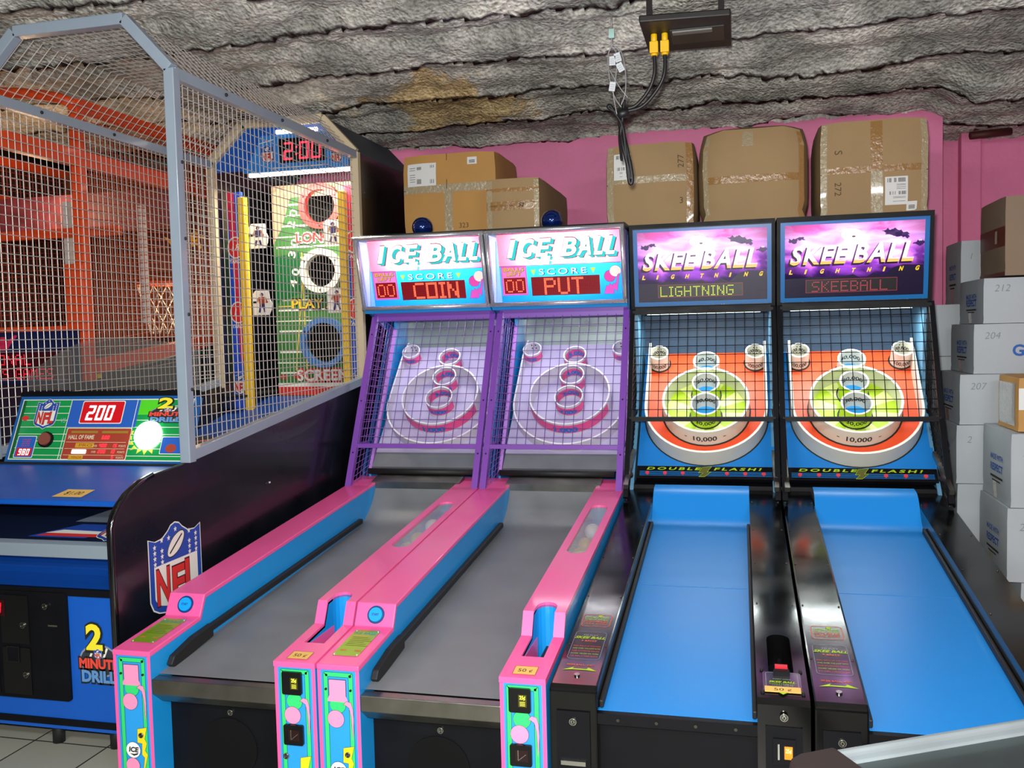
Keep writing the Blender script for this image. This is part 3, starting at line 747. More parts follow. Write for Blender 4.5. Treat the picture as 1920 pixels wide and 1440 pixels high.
    b = MB(); po2 = uo(R+.007); vs = [bf.P(x, y, .003) for x, y in po2]+[bf.P(x, y, .003) for x, y in po]
    b.add(vs, [(i, i+1, i+n+1, i+n) for i in range(n-1)], outl)
    bf.ring(b, 0, .02, .235, .225, .001, .003, outl)
    for (x, y, r) in ((0, -.015, .083), (0, .135, .078), (0, .292, .078), (-.262, .372, .058), (.262, .372, .058)): bf.ring(b, x, y, r+.005, r-.003, .001, .0045, outl, seg=24)
    b.build('outline_print', bd)
    b = MB(); bf.disc(b, 0, .02, .222, .002, lime, seg=40)
    yl = mat('pale_lime_print', 'e8f0a0', .4)
    for a in range(0, 360, 45):
        t = math.radians(a+20); t2 = math.radians(a+42)
        bf.poly(b, [(.09*math.cos(t), .02+.09*math.sin(t)), (.215*math.cos(t), .02+.215*math.sin(t)), (.215*math.cos(t2), .02+.215*math.sin(t2)), (.09*math.cos(t2), .02+.09*math.sin(t2))], .003, yl)
    b.build('lime_floor', bd)
    b = MB(); bf.ring(b, 0, .02, .227, .215, 0, .108, ringw, ringw, ringw2)
    o = b.build('ten_thousand_ring', bd)
    b = MB(); cyl_text(bf, b, '10,000', 0, .02, .2285, .035, .034, ink, bold=.02); b.build('number_print', o); b = MB()
    for s in (-1, 1):
        for dx in (0,):
            a0 = math.radians(-90+s*24); th = [a0, a0+s*.06]
            b.add([bf.P(.2287*math.cos(q), .02+.2287*math.sin(q), h) for q, h in ((th[0], .05), (th[1], .05), (th[1], .055), (th[0], .055))], [(0, 1, 2, 3), (3, 2, 1, 0)], ink)
    b.build('dash_print', o)
    for (x, y, r, h, t, nm) in ((0, -.015, .078, .112, '30,000', 'thirty_thousand_cup'), (0, .135, .073, .112, '20,000', 'twenty_thousand_cup'), (0, .292, .071, .112, '40,000', 'forty_thousand_cup'), (-.262, .372, .054, .10, '100,000', 'corner_cup'), (.262, .372, .054, .10, '100,000', 'corner_cup')):
        b = MB(); bf.ring(b, x, y, r, r-.009, 0, h, lime if (x == 0 and y < .2) else ringw, ringw, ringw2, seg=28)
        if x == 0: bf.ring(b, x, y, r*.99, r-.007, h*.4, h-.004, ringw, ringw, ringw2, seg=28)
        o = b.build(nm, bd)
        b = MB(); bf.disc(b, x, y, r-.008, .006, mat('lit_blue_hole', '2f9be0', .4, emit=.25) if x == 0 else ringw); b.build('cup_floor', o)
        b = MB()
        cyl_text(bf, b, t, x, y, r-.0105, h*.45, .026, ink, ang=90, inside=True, bold=.02, width=.11 if x == 0 else .085)
        b.build('inner_number', o); b = MB()
        cyl_text(bf, b, t, x, y, r+.0015, h*.22, .026, ink, ang=-90, bold=.02, width=.11 if x == 0 else .085)
        b.build('outer_number', o)
        if x:
            b = MB()
            for i in (-1, 1):
                for j in (.035, .06, .082):
                    for s_ in (0,): 
                        th = math.radians(90)+i*.2; bfp = (x+(r-.0105)*math.cos(th), y+(r-.0105)*math.sin(th)); b.sphere(bf.P(bfp[0], bfp[1], j), .0035, ink, 8, 6)
            b.build('rivet', o)
    # DOUBLE FLASH strip
    b = MB(); bf.box(b, -L_, -.425, L_, -.347, -.02, .004, blkm); st = b.build('flash_panel', T)
    b = MB()
    for k in range(4): bf.rect(b, -.33, -.408+k*.008, .33, -.405+k*.008, .005, blueb)
    bf.text(b, 'DOUBLE', -.16, -.372, .016, .006, yg, width=.27, bold=.03, shear=.5, al='c', space=1.4); bf.text(b, 'FLASH!', .16, -.372, .016, .006, yg, width=.23, bold=.03, shear=.5, al='c', space=1.4)
    bf.solid(b, [(-.005, -.415), (.03, -.385), (.012, -.385), (.032, -.352), (-.012, -.36), (-.028, -.392), (-.008, -.392), (-.03, -.415)], .005, .008, mat('olive_bolt', '5c5c20', .5))
    bf.loop(b, [(-.03, -.416), (.0, -.416), (.034, -.384), (.014, -.384), (.036, -.350), (-.014, -.357), (-.032, -.393), (-.010, -.393)], .002, .009, yg)
    b.build('flash_print', st)
    for i in (-1, 1):
        for k in (.10, .19, .28):
            b = MB(); bf.cyl(b, i*(k+.01), -.394, .010, .005, .011, mat('red_lamp', 'd04050', .3, emit=.12), seg=14); b.build('red_lamp', st)
    # frame around the board
    for s in (-1, 1):
        X = cx+s*.357
        b = MB(); b.bar((X-s*.004, 4.42, .735), (X-s*.004, 4.80, .86), .022, .022, steel); b.build('side_strip', T)
        b = MB(); F2 = Fr((X-s*.0, 4.66, .74), (1, 0, 0), (0, 1, 1)); F2.cyl(b, 0, 0, .016, .02, .035, rubber, seg=12); b.build('knob', T)
        # solid wall inside, blue grey
        b = MB(); xa, xb = sorted((X-s*.012, X+s*.006))
        b.prism([(4.60, .60), (4.95, .97), (5.08, 1.15), (5.02, 1.62), (5.9, 2.0), (5.9, .6)], xa, xb, bluew); b.build('side_wall', T)
        b = MB(); xa, xb = sorted((X+s*.010, X+s*.016)); b.prism([(4.62, .60), (4.97, .97), (5.10, 1.15), (5.04, 1.60), (4.99, 2.04), (5.9, 2.04), (5.9, 0), (4.74, 0)], xa, xb, blk); b.build('outer_side_panel', T)
        # front post and side wire mesh
        b = MB(); px_ = cx+s*.361; P0, P1, P2 = (px_, 4.93, 1.60), (px_, 4.685, 1.04), (px_, 4.47, .672)
        b.bar(P0, P1, .024, .022, blkm); b.bar(P1, P2, .024, .022, blkm); b.bar((px_, 5.05, 1.05), P1, .018, .018, blkm); b.build('cage_post', T)
        b = MB(); mesh_panel(b, P1, P0, (px_, 5.05, 1.60), (px_, 5.05, 1.1), 16, 10, .0016, blkm); mesh_panel(b, P2, P1, (px_, 5.05, 1.08), (px_, 4.75, .75), 14, 9, .0016, blkm); b.build('side_mesh', T)
    b = MB(); b.box((cx-.36, 5.42, .7), (cx+.36, 5.45, 1.66), navy); b.build('back_wall', T)
    b = MB(); b.bar((cx-.35, 4.985, 1.60), (cx+.35, 4.985, 1.60), .02, .02, blkm); b.build('inner_top_bar', T)
    b = MB(); b.bar((cx-.36, 4.683, 1.04), (cx+.36, 4.683, 1.04), .02, .022, blkm, side=(0, 1, 0)); b.build('mesh_bottom_bar', T); b = MB(); b.bar((cx-.36, 4.925, 1.585), (cx+.36, 4.925, 1.585), .03, .022, blkm, side=(0, 1, 0))
    b.build('mesh_top_bar', T)
    b = MB(); mesh_panel(b, (cx-.36, 4.683, 1.04), (cx+.36, 4.683, 1.04), (cx+.36, 4.925, 1.585), (cx-.36, 4.925, 1.585), 15, 12, .0019, blkm); b.build('front_mesh', T)
    # ---- marquee
    b = MB()
    ft, fb = (4.911, 2.045), (4.985, 1.60)
    b.prism([ft, fb, (5.03, 1.60), (4.99, 2.045)], x0+.002, x0+.020, blkm); b.prism([ft, fb, (5.03, 1.60), (4.99, 2.045)], x1-.020, x1-.002, blkm)
    b.prism([(4.909, 2.048), (4.913, 2.022), (5.9, 2.03), (5.9, 2.055)], x0+.002, x1-.002, blkm)
    b.prism([(4.982, 1.618), (4.987, 1.588), (5.42, 1.60), (5.42, 1.615)], x0+.002, x1-.002, blkm)
    mq = b.build('marquee_case', T)
    b = MB(); b.prism([(5.16, 1.61), (5.16, 2.03), (5.17, 2.03), (5.17, 1.61)], x0+.02, x1-.02, mat('white_lamp_tray', 'e8e8e8', .9)); b.build('lamp_tray', mq)
    d_ = (V((0, ft[0], ft[1]))-V((0, fb[0], fb[1]))); Hm = d_.length
    mf = Fr((x0+.02, fb[0]-.0, fb[1]+.018), (1, 0, 0), d_, h=-.004); Wm = .71; Hm -= .036
    b = MB(); mf.rect(b, 0, 0, Wm, Hm, -.002, dusk_print()); mf_o = b.build('marquee_print', mq, org=(cx, 4.95, 0))
    b = MB(); bl = lit('blue_border_print', '1a6fb0', .25)
    mf.loop(b, [(0, 0), (Wm, 0), (Wm, Hm), (0, Hm)], .022, .001, bl)
    b.build('marquee_border', mq)
    # clouds and hills
    dk = lit('dark_cloud_print', '2c1450', .35); hill = lit('black_hill_print', '1a0c30', .3); orb = lit('pale_orb_print', 'fff4fa', 1.1)
    b = MB(); pts = [(.024, .024), (Wm-.024, .024)]+[(Wm-.024-(Wm-.048)*i/14, .125+.03*noise.noise(V((i*.9, idx*.0, 5)))+(.045 if i < 4 else 0)) for i in range(15)]
    mf.poly(b, pts, .0008, hill)
    for (X, Y, r) in ((.545, .335, .034), (.52, .345, .02), (.575, .325, .026), (.60, .315, .015), (.06, .315, .022), (.10, .325, .016), (.665, .28, .02)):
        mf.poly(b, [(X+r*(1.25+.9*noise.noise(V((X*40+2*math.cos(q), Y*40+2*math.sin(q), r*90))))*math.cos(q), Y+r*.5*(1.1+1.1*noise.noise(V((X*50+2*math.cos(q), Y*30+2*math.sin(q), 7))))*math.sin(q)) for q in (2*math.pi*i/28 for i in range(28))], .0009+r*.002, dk)
    b.build('cloud_print', mq)
    b = MB(); mf.disc(b, .345, .335, .05, .0012, orb, ry=.03); mf.disc(b, .355, .325, .009, .002, lit('olive_spot_print', '5a4a10', .4), ry=.005); b.build('orb_print', mq)
    b = MB(); shd = lit('letter_shadow_print', '14061c', .2); lg = logo_print()
    for t, X, w, y, s in (('SKEE', .045, .275, .195, .088), ('BALL', .355, .285, .195, .094)):
        mf.text(b, t, X-.010, y-.008, s, .0016, shd, width=w, bold=.045, shear=.25, space=1.12); mf.text(b, t, X, y, s, .0026, lg, width=w-.004, bold=.03, shear=.25, space=1.15)
    mf.text(b, 'TM', .66, .288, .008, .0026, lg, width=.014)
    yl2 = lit('yellow_letter_print', 'ffc828', .9)
    for i, ch in enumerate('LIGHTNING'): mf.text(b, ch, .042+i*.0755, .145, .021, .0026, yl2, bold=.04, shear=.3, width=.008 if ch == 'I' else .017)
    b.build('logo_lettering', mq, org=(cx, 4.95, 0))
    # dot matrix score window
    b = MB(); rim = mat('red_window_line', '8a1830', .5, emit=.15); mf.rect(b, .125, .045, .565, .113, .002, mat('dark_window', '14060c', .3)); mf.loop(b, [(.125, .045), (.565, .045), (.565, .113), (.125, .113)], .0025, .0025, rim); sc_ = b.build('score_window', mq)
    b = MB(); m_ = mat('led_'+wcol, wcol, .5, emit=.62)
    pitch = .0078; wd = sum(len(DOT[c].split()[0])+1 for c in word)*pitch
    dots(mf, b, word, .345-wd/2 if idx else .14, .053, pitch, .0035, m_, r=.42, py=.0078); b.build('led_text', sc_)
    if idx == 0:   # crumpled clear film over the sign
        b = MB(); nx_, ny_ = 44, 28; vs = []
        for j in range(ny_+1):
            for i in range(nx_+1):
                X, Y = Wm*i/nx_, Hm*j/ny_; k = .35+1.3*max(0, X/Wm-.3)*(1.2-Y/Hm)
                vs.append(mf.P(X, Y, .010+.006*k*abs(noise.noise(V((X*9, Y*11, 3))))+.004*k*abs(noise.noise(V((X*26, Y*19, 7))))))
        b.add(vs, [(j*(nx_+1)+i, j*(nx_+1)+i+1, (j+1)*(nx_+1)+i+1, (j+1)*(nx_+1)+i) for j in range(ny_) for i in range(nx_)], mat('clear_film', 'ffffff', .08, alpha=.05, coat=1), True); b.build('clear_film', mq)
    # lamps of the machine
    for X, p in ((.33, 3.6), (.15, 1.6), (.55, 1.6)):
        point('marquee_bulb', mf.P(X, .29 if X == .345 else .25, -.075), p, (1, .93, .96), .02, T)
    area_o = area('target_light', (0, 0, 0), (0, .1, -1), .55, 5, (.92, 1, .98), .05); area_o.parent = T; area_o.location = V((0, 5.06-fy, 1.57)); area_o.rotation_euler = (math.radians(-6), 0, 0)
    b = MB(); b.tube([(cx-.30, 5.09, 1.583), (cx+.30, 5.09, 1.583)], .009, mat('lit_tube', 'e8fff8', .5, emit=4), 10); b.build('light_tube', T)
    return T
skee(-.187, 'black skee ball lane with LIGHTNING in yellow-green dots under its purple sign', 'LIGHTNING', 'c8d818', 0)
skee(.567, 'black skee ball lane with SKEEBALL in dull red dots, beside the white cartons', 'SKEEBALL', 'a02838', 1)

# ================================================================== ICE BALL LANES
pk = mat('hot_pink_paint', 'f65c9e', .35, coat=.3, var=.04)
icb = mat('bright_blue_paint', '1590d8', .4, coat=.2, var=.04)
pur = mat('purple_paint', '7a45a8', .4, coat=.2)
lil = mat('lilac_board', 'b6aed2', .4, var=.05)
greyl = mat('grey_lane_vinyl', '74777a', .42, spec=.4, var=.14, vscale=5)
grn = mat('bright_green_print', '30d070', .5)
lpk = mat('pale_pink_print', 'f590b8', .5)
yel = mat('yellow_print', 'f0d818', .5)
wht = mat('white_print', 'f0f0ee', .5)
dline = mat('dark_line_print', '1c2430', .5)
bprint = mat('sky_blue_print', '2498e0', .5)
ringp = mat('white_ring_plastic', 'ccc8d4', .45)
ringp2 = mat('white_rim', 'e2e0e6', .4)
pband = mat('pink_band_print', 'e8508c', .45)
greyb = mat('grey_green_sheet', '8c9a98', .3, metal=.3, var=.08)
IO = (4.97, 1.03)
def oval(fr_x0, fr_x1, y0, y1, n=8):
    r = (fr_x1-fr_x0)/2; c = (fr_x0+fr_x1)/2
    return [(c+r*math.cos(math.pi*i/n), y1-r+r*math.sin(math.pi*i/n)) for i in range(n+1)]+[(c-r*math.cos(math.pi*i/n), y0+r-r*math.sin(math.pi*i/n)) for i in range(n+1)]
def ice(cx, label, word):
    x0, x1 = cx-.372, cx+.372; fy = 2.62
    T = thing('ice_ball_machine', label, 'arcade game', (cx, fy, 0), 'ice ball lanes side by side')
    rail = lambda y: .562+(y-2.955)*.085
    lane = lambda y: .372+(y-fy)*.082
    xl, xr = cx-.228, cx+.228
    b = MB(); b.prism([(fy+.10, 0), (fy+.10, .34), (4.65, .50), (4.65, 0)], xl, xr, blkm); fp = b.build('front_panel', T)
    fr = Fr((xl, fy+.10, 0), (1, 0, 0), (0, 0, 1)); b = MB(); fr.cyl(b, .22, .11, .105, 0, .004, mat('speaker_mesh', '101010', .85, spec=.1)); b.build('speaker_grille', fp)
    b = MB(); lock(fr, b, .23, .235, .010); b.build('lock', fp)
    b = MB(); b.prism([(4.66, 0), (4.66, .66), (5.9, .76), (5.9, 0)], x0+.003, x1-.003, icb); b.build('rear_cabinet', T)
    # lane with curved jump
    pr = [(fy+.04, lane(fy+.04)), (4.34, lane(4.34))]; n = 16
    for i in range(1, n+1):
        a = i/n*math.radians(60); r = .30; pr.append((4.34+r*math.sin(a), lane(4.34)+.022*i/n+r*(1-math.cos(a))))
    b = MB(); vs = [(x, y, z) for y, z in pr for x in (xl, xr)]
    b.add(vs, [(2*i, 2*i+1, 2*i+3, 2*i+2) for i in range(len(pr)-1)], greyl, True); b.build('rolling_lane', T)
    yt, zt = pr[-1]
    b = MB(); b.prism([(yt-.005, zt-.02), (yt-.010, zt+.026), (yt+.09, zt+.05), (yt+.09, zt-.02)], xl-.02, xr+.02, steel); b.build('jump_edge', T)
    b = MB(); b.tube([(xl-.08, yt+.098, zt+.066), (xr+.08, yt+.098, zt+.066)], .016, rubber, 12); b.build('rubber_roller', T)
    # metal front ledge
    b = MB(); z = lane(fy); b.prism([(fy+.04, z), (fy, z-.002), (fy, z-.052), (fy+.05, z-.095), (fy+.055, z-.085), (fy+.04, z-.05)], xl, xr, steel); b.build('front_ledge', T, bev=.002)
    # rails
    for sd, (a, c) in ((0, (x0+.002, xl)), (1, (xr, x1-.002))):
        prof = [(fy, 0), (fy, .457), (2.915, .484), (2.952, .556), (4.74, rail(4.74)-.006), (4.74, 0)]
        b = MB(); b.prism(prof, a, c, icb); o = b.build('coin_side_rail' if sd else 'start_side_rail', T)
        up = [(fy-.006, .447), (fy-.006, .465), (2.912, .492), (2.949, .565), (4.74, rail(4.74)+.003)]
        lo = [(4.74, rail(4.74)-.01), (2.956, .549), (2.92, .477), (fy+.004, .447)]
        b = MB(); b.prism(up+lo, a-.001, c+.001, pk); cap = b.build('pink_cover', o, bev=.003)
        w = c-a; m_ = (a+c)/2
        s1 = (.492-.465)/(2.912-fy+.006)
        if sd:
            # ball slot, open on the top and the step
            ct = MB(); ct.hprism([(m_-.036, 2.76), (m_+.036, 2.76), (m_+.036, 2.99)]+[(m_+.036*math.cos(math.pi*i/8), 2.99+.045*math.sin(math.pi*i/8)) for i in range(1, 8)]+[(m_-.036, 2.99)], .36, .70, pk)
            cut(cap, ct)
            ct = MB(); ct.hprism([(m_-.036, 2.76), (m_+.036, 2.76), (m_+.036, 2.99)]+[(m_+.036*math.cos(math.pi*i/8), 2.99+.045*math.sin(math.pi*i/8)) for i in range(1, 8)]+[(m_-.036, 2.99)], .37, .70, pk)
            cut(o, ct)
            b = MB()
            b.box((m_-.0365, 2.761, .372), (m_-.034, 2.99, .462), pk); b.box((m_-.034, 2.77, .371), (m_+.034, 3.0, .374), rubber)
            b.bar((m_, 2.78, .40), (m_, 3.0, .41), .012, .04, rubber); b.build('ball_tray', o)
            # clear oval window over the ball return
            pts = oval(m_-.040, m_+.040, 3.55, 4.25)
            ct = MB(); ct.hprism(pts, rail(3.5)-.055, .78, pk); cut(cap, ct)
            ct = MB(); ct.hprism(pts, rail(3.5)-.055, .78, pk); cut(o, ct)
            b = MB(); sl = .085
            b.add([(px, py, rail(py)-.004) for px, py in pts], [tuple(range(len(pts)))], mat('clear_window', 'b8bcb0', .15, alpha=.6, coat=1, bump=.4, bscale=30)); b.build('oval_window', cap)
            b = MB(); tan = mat('tan_ball', 'c8a860', .4)
            for i, y in enumerate((3.66, 3.80, 4.0)): b2 = MB(); b2.sphere((m_, y, rail(y)-.047), .036, tan if i < 2 else wht, 20, 12); b2.build('return_ball', o)
            top = Fr((a, fy-.006, .465), (1, 0, 0), (0, 1, s1)); d = MB(); top.rect(d, .035, .02, w-.035, .075, .0018, sign_yel); top.loop(d, [(.035, .02), (w-.035, .02), (w-.035, .075), (.035, .075)], .0012, .0022, ink); top.text(d, '50 ¢', w/2, .037, .020, .0024, ink, width=.045, al='c'); d.build('price_card', cap)
        else:
            top = Fr((a, fy-.006, .465), (1, 0, 0), (0, 1, s1)); d = MB(); gp = mat('green_yellow_plate', '86ac14', .3, metal=.3)
            top.rrect(d, .022, .065, w-.03, .265, .006, .0018, gp)
            top.text(d, 'ICE BALL', w/2-.004, .232, .016, .0024, mat('teal_print', '1aa090', .5), width=.08, al='c', bold=.03)
            for k in range(6): top.rect(d, .035, .205-k*.013, .09+.012*((k*7) % 3), .208-k*.013, .0024, mat('olive_print', '5c7010', .5))
            for k in range(2): top.disc(d, .045+k*.05, .105, .012, .0024, mat('faint_orange_print', 'c07838', .5), ry=.006)
            pl = d.build('instruction_plate', cap)
            for xx in (.028, w-.036):
                for yy in (.073, .257): d = MB(); top.cyl(d, xx, yy, .0035, 0, .004, chrome, seg=10); d.build('screw', pl)
            st = Fr((a, 2.912, .492), (1, 0, 0), (0, 2.949-2.912, .565-.492)); d = MB()
            st.ring(d, w/2+.004, .041, .031, .025, 0, .005, mat('dark_blue_rim', '0a3a70', .3)); st.cyl(d, w/2+.004, .041, .026, 0, .009, mat('lit_blue_button', '1590e8', .25, emit=.25), r2=.024); 
            st.text(d, 'START', w/2+.004, .037, .008, .0095, mat('navy_text', '0c3468', .5), width=.026, al='c', bold=.03); d.build('start_button', cap)
        # printed front
        ff = Fr((a, fy, 0), (1, 0, 0), (0, 0, 1)); d = MB()
        ff.loop(d, [(0, 0), (w, 0), (w, .462), (0, .462)], .012, .003, pk); d.build('pink_edging', o)
        d = MB(); k = .0
        ff.rrect(d, .010, -.02, w-.012, .448, .01, .0012, bprint)
        ff.loop(d, ff.rr(.020, .03, w-.022, .440, .006), .014, .0022, grn); ff.loop(d, ff.rr(.0195, .0295, w-.0215, .4405, .006), .0012, .0026, dline); ff.loop(d, ff.rr(.034, .044, w-.036, .426, .004), .0012, .0026, dline)
        cxm = w/2-.004
        def ci(x, y, r, m, h): ff.disc(d, x, y, r+.001, h-.0003, dline, seg=28); ff.disc(d, x, y, r, h, m, seg=28)
        if not sd: ff.rect(d, cxm-.030, .350, cxm+.030, .418, .0027, dline); ff.rect(d, cxm-.028, .352, cxm+.028, .416, .003, lpk)
        ci(cxm, .336, .027, grn, .0032)
        if not sd: ff.poly(d, [(cxm+.034*math.cos(math.pi*i/12), .346+.034*math.sin(math.pi*i/12)) for i in range(13)], .0036, lpk)
        ci(cxm-.008, .290, .028, lpk, .0040)
        hook = [(cxm+.018, .338), (cxm+.030, .350), (cxm+.046, .346), (cxm+.052, .325), (cxm+.054, .29), (cxm+.052, .25), (cxm+.047, .225), (cxm+.046, .26), (cxm+.044, .30), (cxm+.038, .328), (cxm+.028, .335)]
        ff.poly(d, hook, .0042, lpk); ff.loop(d, hook, .001, .0044, dline)
        bz = .0 if not sd else -.045
        bolt = [(cxm+.014, .198+bz), (cxm+.052, .206+bz), (cxm+.042, .165+bz), (cxm+.050, .150+bz), (cxm+.042, .125+bz), (cxm+.052, .112+bz), (cxm+.036, .052+bz), (cxm+.030, .05+bz), (cxm+.038, .10+bz), (cxm+.028, .11+bz), (cxm+.030, .148+bz), (cxm+.012, .15+bz)]
        ff.poly(d, bolt, .0042, yel); ff.loop(d, bolt, .001, .0044, dline)
        ci(cxm-.008, .070+bz, .026, lpk, .0046); ci(cxm-.004, .124+bz, .027, wht, .005)
        ff.text(d, 'ICE', cxm-.003, .118+bz, .016, .0053, ink, width=.036, al='c', bold=.05, shear=.15)
        ff.poly(d, [(cxm-.018, .112+bz), (cxm-.002, .104+bz), (cxm+.012, .109+bz), (cxm+.016, .116+bz), (cxm, .111+bz)], .0053, ink)
        d.build('front_print', o)
        if sd:
            for (yy, h) in ((.36, .062), (.195, .054)):
                d = MB(); ff.solid(d, ff.rr(cxm-.038, yy, cxm+.030, yy+h+.012, .006), .003, .012, blk)
                if h > .06: ff.rect(d, cxm-.008, yy+.018, cxm+.018, yy+.056, .0125, mat('lit_coin_face', '3a3a08', .4, emit=.3)); ff.text(d, '25¢', cxm+.005, yy+.042, .011, .013, mat('coin_face_text', 'e8e040', .5, emit=.8), width=.018, al='c', bold=.03); [ff.rect(d, cxm-.003, yy+.022+q*.005, cxm+.013, yy+.024+q*.005, .013, MC['coin_face_text']) for q in range(3)]
                else: ff.rect(d, cxm-.02, yy+.015, cxm+.018, yy+.05, .0125, mat('red_black_slot', '200608', .3)); ff.line(d, cxm-.012, yy+.05, cxm-.012, yy+.018, .002, .013, lockm); ff.line(d, cxm-.012, yy+.018, cxm+.012, yy+.038, .0015, .013, lockm)
                d.build('coin_slot', o)
            d = MB(); lock(Fr((a, fy-.002, 0), (1, 0, 0), (0, 0, 1)), d, cxm-.035, .155, .010); d.build('lock', o)
        else:
            d = MB(); lock(Fr((a, fy-.003, 0), (1, 0, 0), (0, 0, 1)), d, cxm+.03, .178, .009); d.build('lock', o)
            for xx, yy in ((.028, .385), (w-.03, .385), (w-.03, .43)): d = MB(); ff.cyl(d, xx, yy, .004, .002, .006, rubber, seg=10); d.build('screw', o)
    # long rubber bumper beside the left rail
    b = MB(); X = xl+.013
    b.bar((X, fy+.22, lane(fy+.22)+.040), (X, 4.36, lane(4.36)+.030), .022, .024, rubber)
    b.prism([(fy+.10, lane(fy)+.002), (fy+.08, lane(fy)+.02), (fy+.10, lane(fy)+.045), (fy+.22, lane(fy)+.072), (fy+.34, lane(fy)+.082), (fy+.34, lane(fy)+.035)], X-.012, X+.012, rubber); b.build('rubber_bumper', T, bev=.004)
    # ---- target board
    bx = cx+.030; bf = Fr((bx, IO[0], IO[1]), (1, 0, 0), (0, 1, 1)); L_ = .325
    b = MB(); bf.box(b, -L_, -.262, L_, .545, -.02, 0, lil); bd = b.build('target_board', T)
    b = MB(); bf.box(b, -L_, -.36, L_, -.262, -.02, -.004, mat('grey_apron', '70747a', .4, var=.1)); b.build('board_apron', bd)
    R = .316; sc = .062; H = .07
    def uo(r): return [(-r*.96, .52), (-r, .40)]+[(-r*math.cos(math.pi*i/28), sc-r*math.sin(math.pi*i/28)) for i in range(29)]+[(r, .40), (r*.96, .52)]
    b = MB(); po = uo(R); pi_ = uo(R-.009); n = len(po)
    vs = [bf.P(x, y, 0) for x, y in po]+[bf.P(x, y, H) for x, y in po]+[bf.P(x, y, H) for x, y in pi_]+[bf.P(x, y, 0) for x, y in pi_]
    b.add(vs, [(i+1, i, i+n, i+n+1) for i in range(n-1)], ringp, True); b.add(vs, [(i+n+1, i+n, i+2*n, i+2*n+1) for i in range(n-1)], ringp2); b.add(vs, [(i+2*n+1, i+2*n, i+3*n, i+3*n+1) for i in range(n-1)], ringp, True)
    b.add(vs, [(0, n, 2*n, 3*n), (n-1, 4*n-1, 3*n-1, 2*n-1)], ringp2); b.build('outer_wall', bd)
    tx = mat('blue_number_print', '1a6fc0', .5)
    b = MB(); bf.ring(b, 0, .085, .225, .216, 0, .096, ringp, ringp, ringp2); o = b.build('one_thousand_ring', bd)
    b = MB(); n = 24; A = [math.radians(-90-72+144*i/n) for i in range(n+1)]
    vs = [bf.P(.2265*math.cos(a), .085+.2265*math.sin(a), h) for h in (.022, .085) for a in A]; b.add(vs, [(i, i+1, i+n+2, i+n+1) for i in range(n)], pband, True); b.build('pink_band', o)
    b = MB(); cyl_text(bf, b, '1,000', 0, .085, .228, .032, .036, tx, bold=.06, width=.135); b.build('number_print', o)
    for (x, y, r, h, t, nm) in ((0, .058, .080, .10, '3,000', 'three_thousand_cup'), (0, .218, .070, .10, '4,000', 'four_thousand_cup'), (0, .372, .066, .10, '5,000', 'five_thousand_cup'), (-.262, .440, .055, .08, '10,000', 'corner_cup'), (.262, .440, .055, .08, '10,000', 'corner_cup')):
        b = MB(); bf.ring(b, x, y, r, r-.0065, 0, h, ringp, ringp, ringp2, seg=28); o = b.build(nm, bd)
        b = MB(); n = 18
        A = [math.radians(-90-80+160*i/n) for i in range(n+1)]; vs = [bf.P(x+(r+.001)*math.cos(a), y+(r+.001)*math.sin(a), q) for q in (h*.3, h*.85) for a in A]; b.add(vs, [(i, i+1, i+n+2, i+n+1) for i in range(n)], pband, True)
        if x == 0:
            A = [math.radians(90-80+160*i/n) for i in range(n+1)]; vs = [bf.P(x+(r-.0095)*math.cos(a), y+(r-.0095)*math.sin(a), q) for q in (h*.25, h*.8) for a in A]; b.add(vs, [(i, i+1, i+n+2, i+n+1) for i in range(n)], pband, True)
        b.build('pink_band', o)
        b = MB()
        if x == 0: cyl_text(bf, b, t, x, y, r-.011, h*.36, .03, tx, ang=90, inside=True, bold=.06, width=.10); b.build('inner_number', o); b = MB()
        cyl_text(bf, b, t, x, y, r+.0025, h*.42, .026, tx, ang=-90, bold=.06, width=.10 if x == 0 else .06)
        b.build('number_print', o)
        if x:
            for i in (-1, 1):
                for j in (.04, .065): 
                    b = MB(); th = math.radians(90)+i*.25; b.sphere(bf.P(x+(r-.010)*math.cos(th), y+(r-.010)*math.sin(th), j), .004, ink, 8, 6); b.build('rivet', o)
    # walls round the board
    for s in (-1, 1):
        Xi = cx+(-.314 if s < 0 else .352)
        xa, xb = sorted((Xi, Xi+s*.012)); b = MB(); b.prism([(4.72, .60), (4.75, .75), (4.98, 1.12), (5.20, 1.52), (5.20, 1.64), (5.9, 2.03), (5.9, .60)], xa, xb, icb); b.build('side_wall', T)
        xa, xb = sorted((cx+s*.358, cx+s*.371)); b = MB(); b.prism([(4.75, .60), (4.76, .75), (4.98, 1.12), (5.19, 1.52), (4.93, 1.62), (4.93, 2.0), (5.9, 2.03), (5.9, .60)], xa, xb, mat('deep_blue_paint', '125a90', .35, coat=.3)); b.build('outer_side_panel', T)
        b = MB(); b.bar((Xi, 4.74, .745), (Xi, 4.97, 1.13), .018, .022, mat('pale_purple_paint', 'b080d0', .4)); b.bar((Xi, 4.97, 1.13), (Xi, 5.19, 1.53), .018, .022, MC['pale_purple_paint']); b.build('wall_edge_strip', T)
        px_ = cx+s*.352; P0, P2 = (px_, 4.99, 1.62), (px_, 4.505, .655); P1 = V(P0).lerp(V(P2), .745)
        b = MB(); b.bar(P0, P2, .032, .030, pur); b.bar(P1, (px_, 4.80, .90), .016, .016, pur); b.build('cage_post', T)
        for k in (.12, .5, .78): bb = MB(); p = V(P0).lerp(V(P2), k); bb.sphere(p+V((0, -.017, 0)), .005, rubber, 8, 6); bb.build('bolt', T)
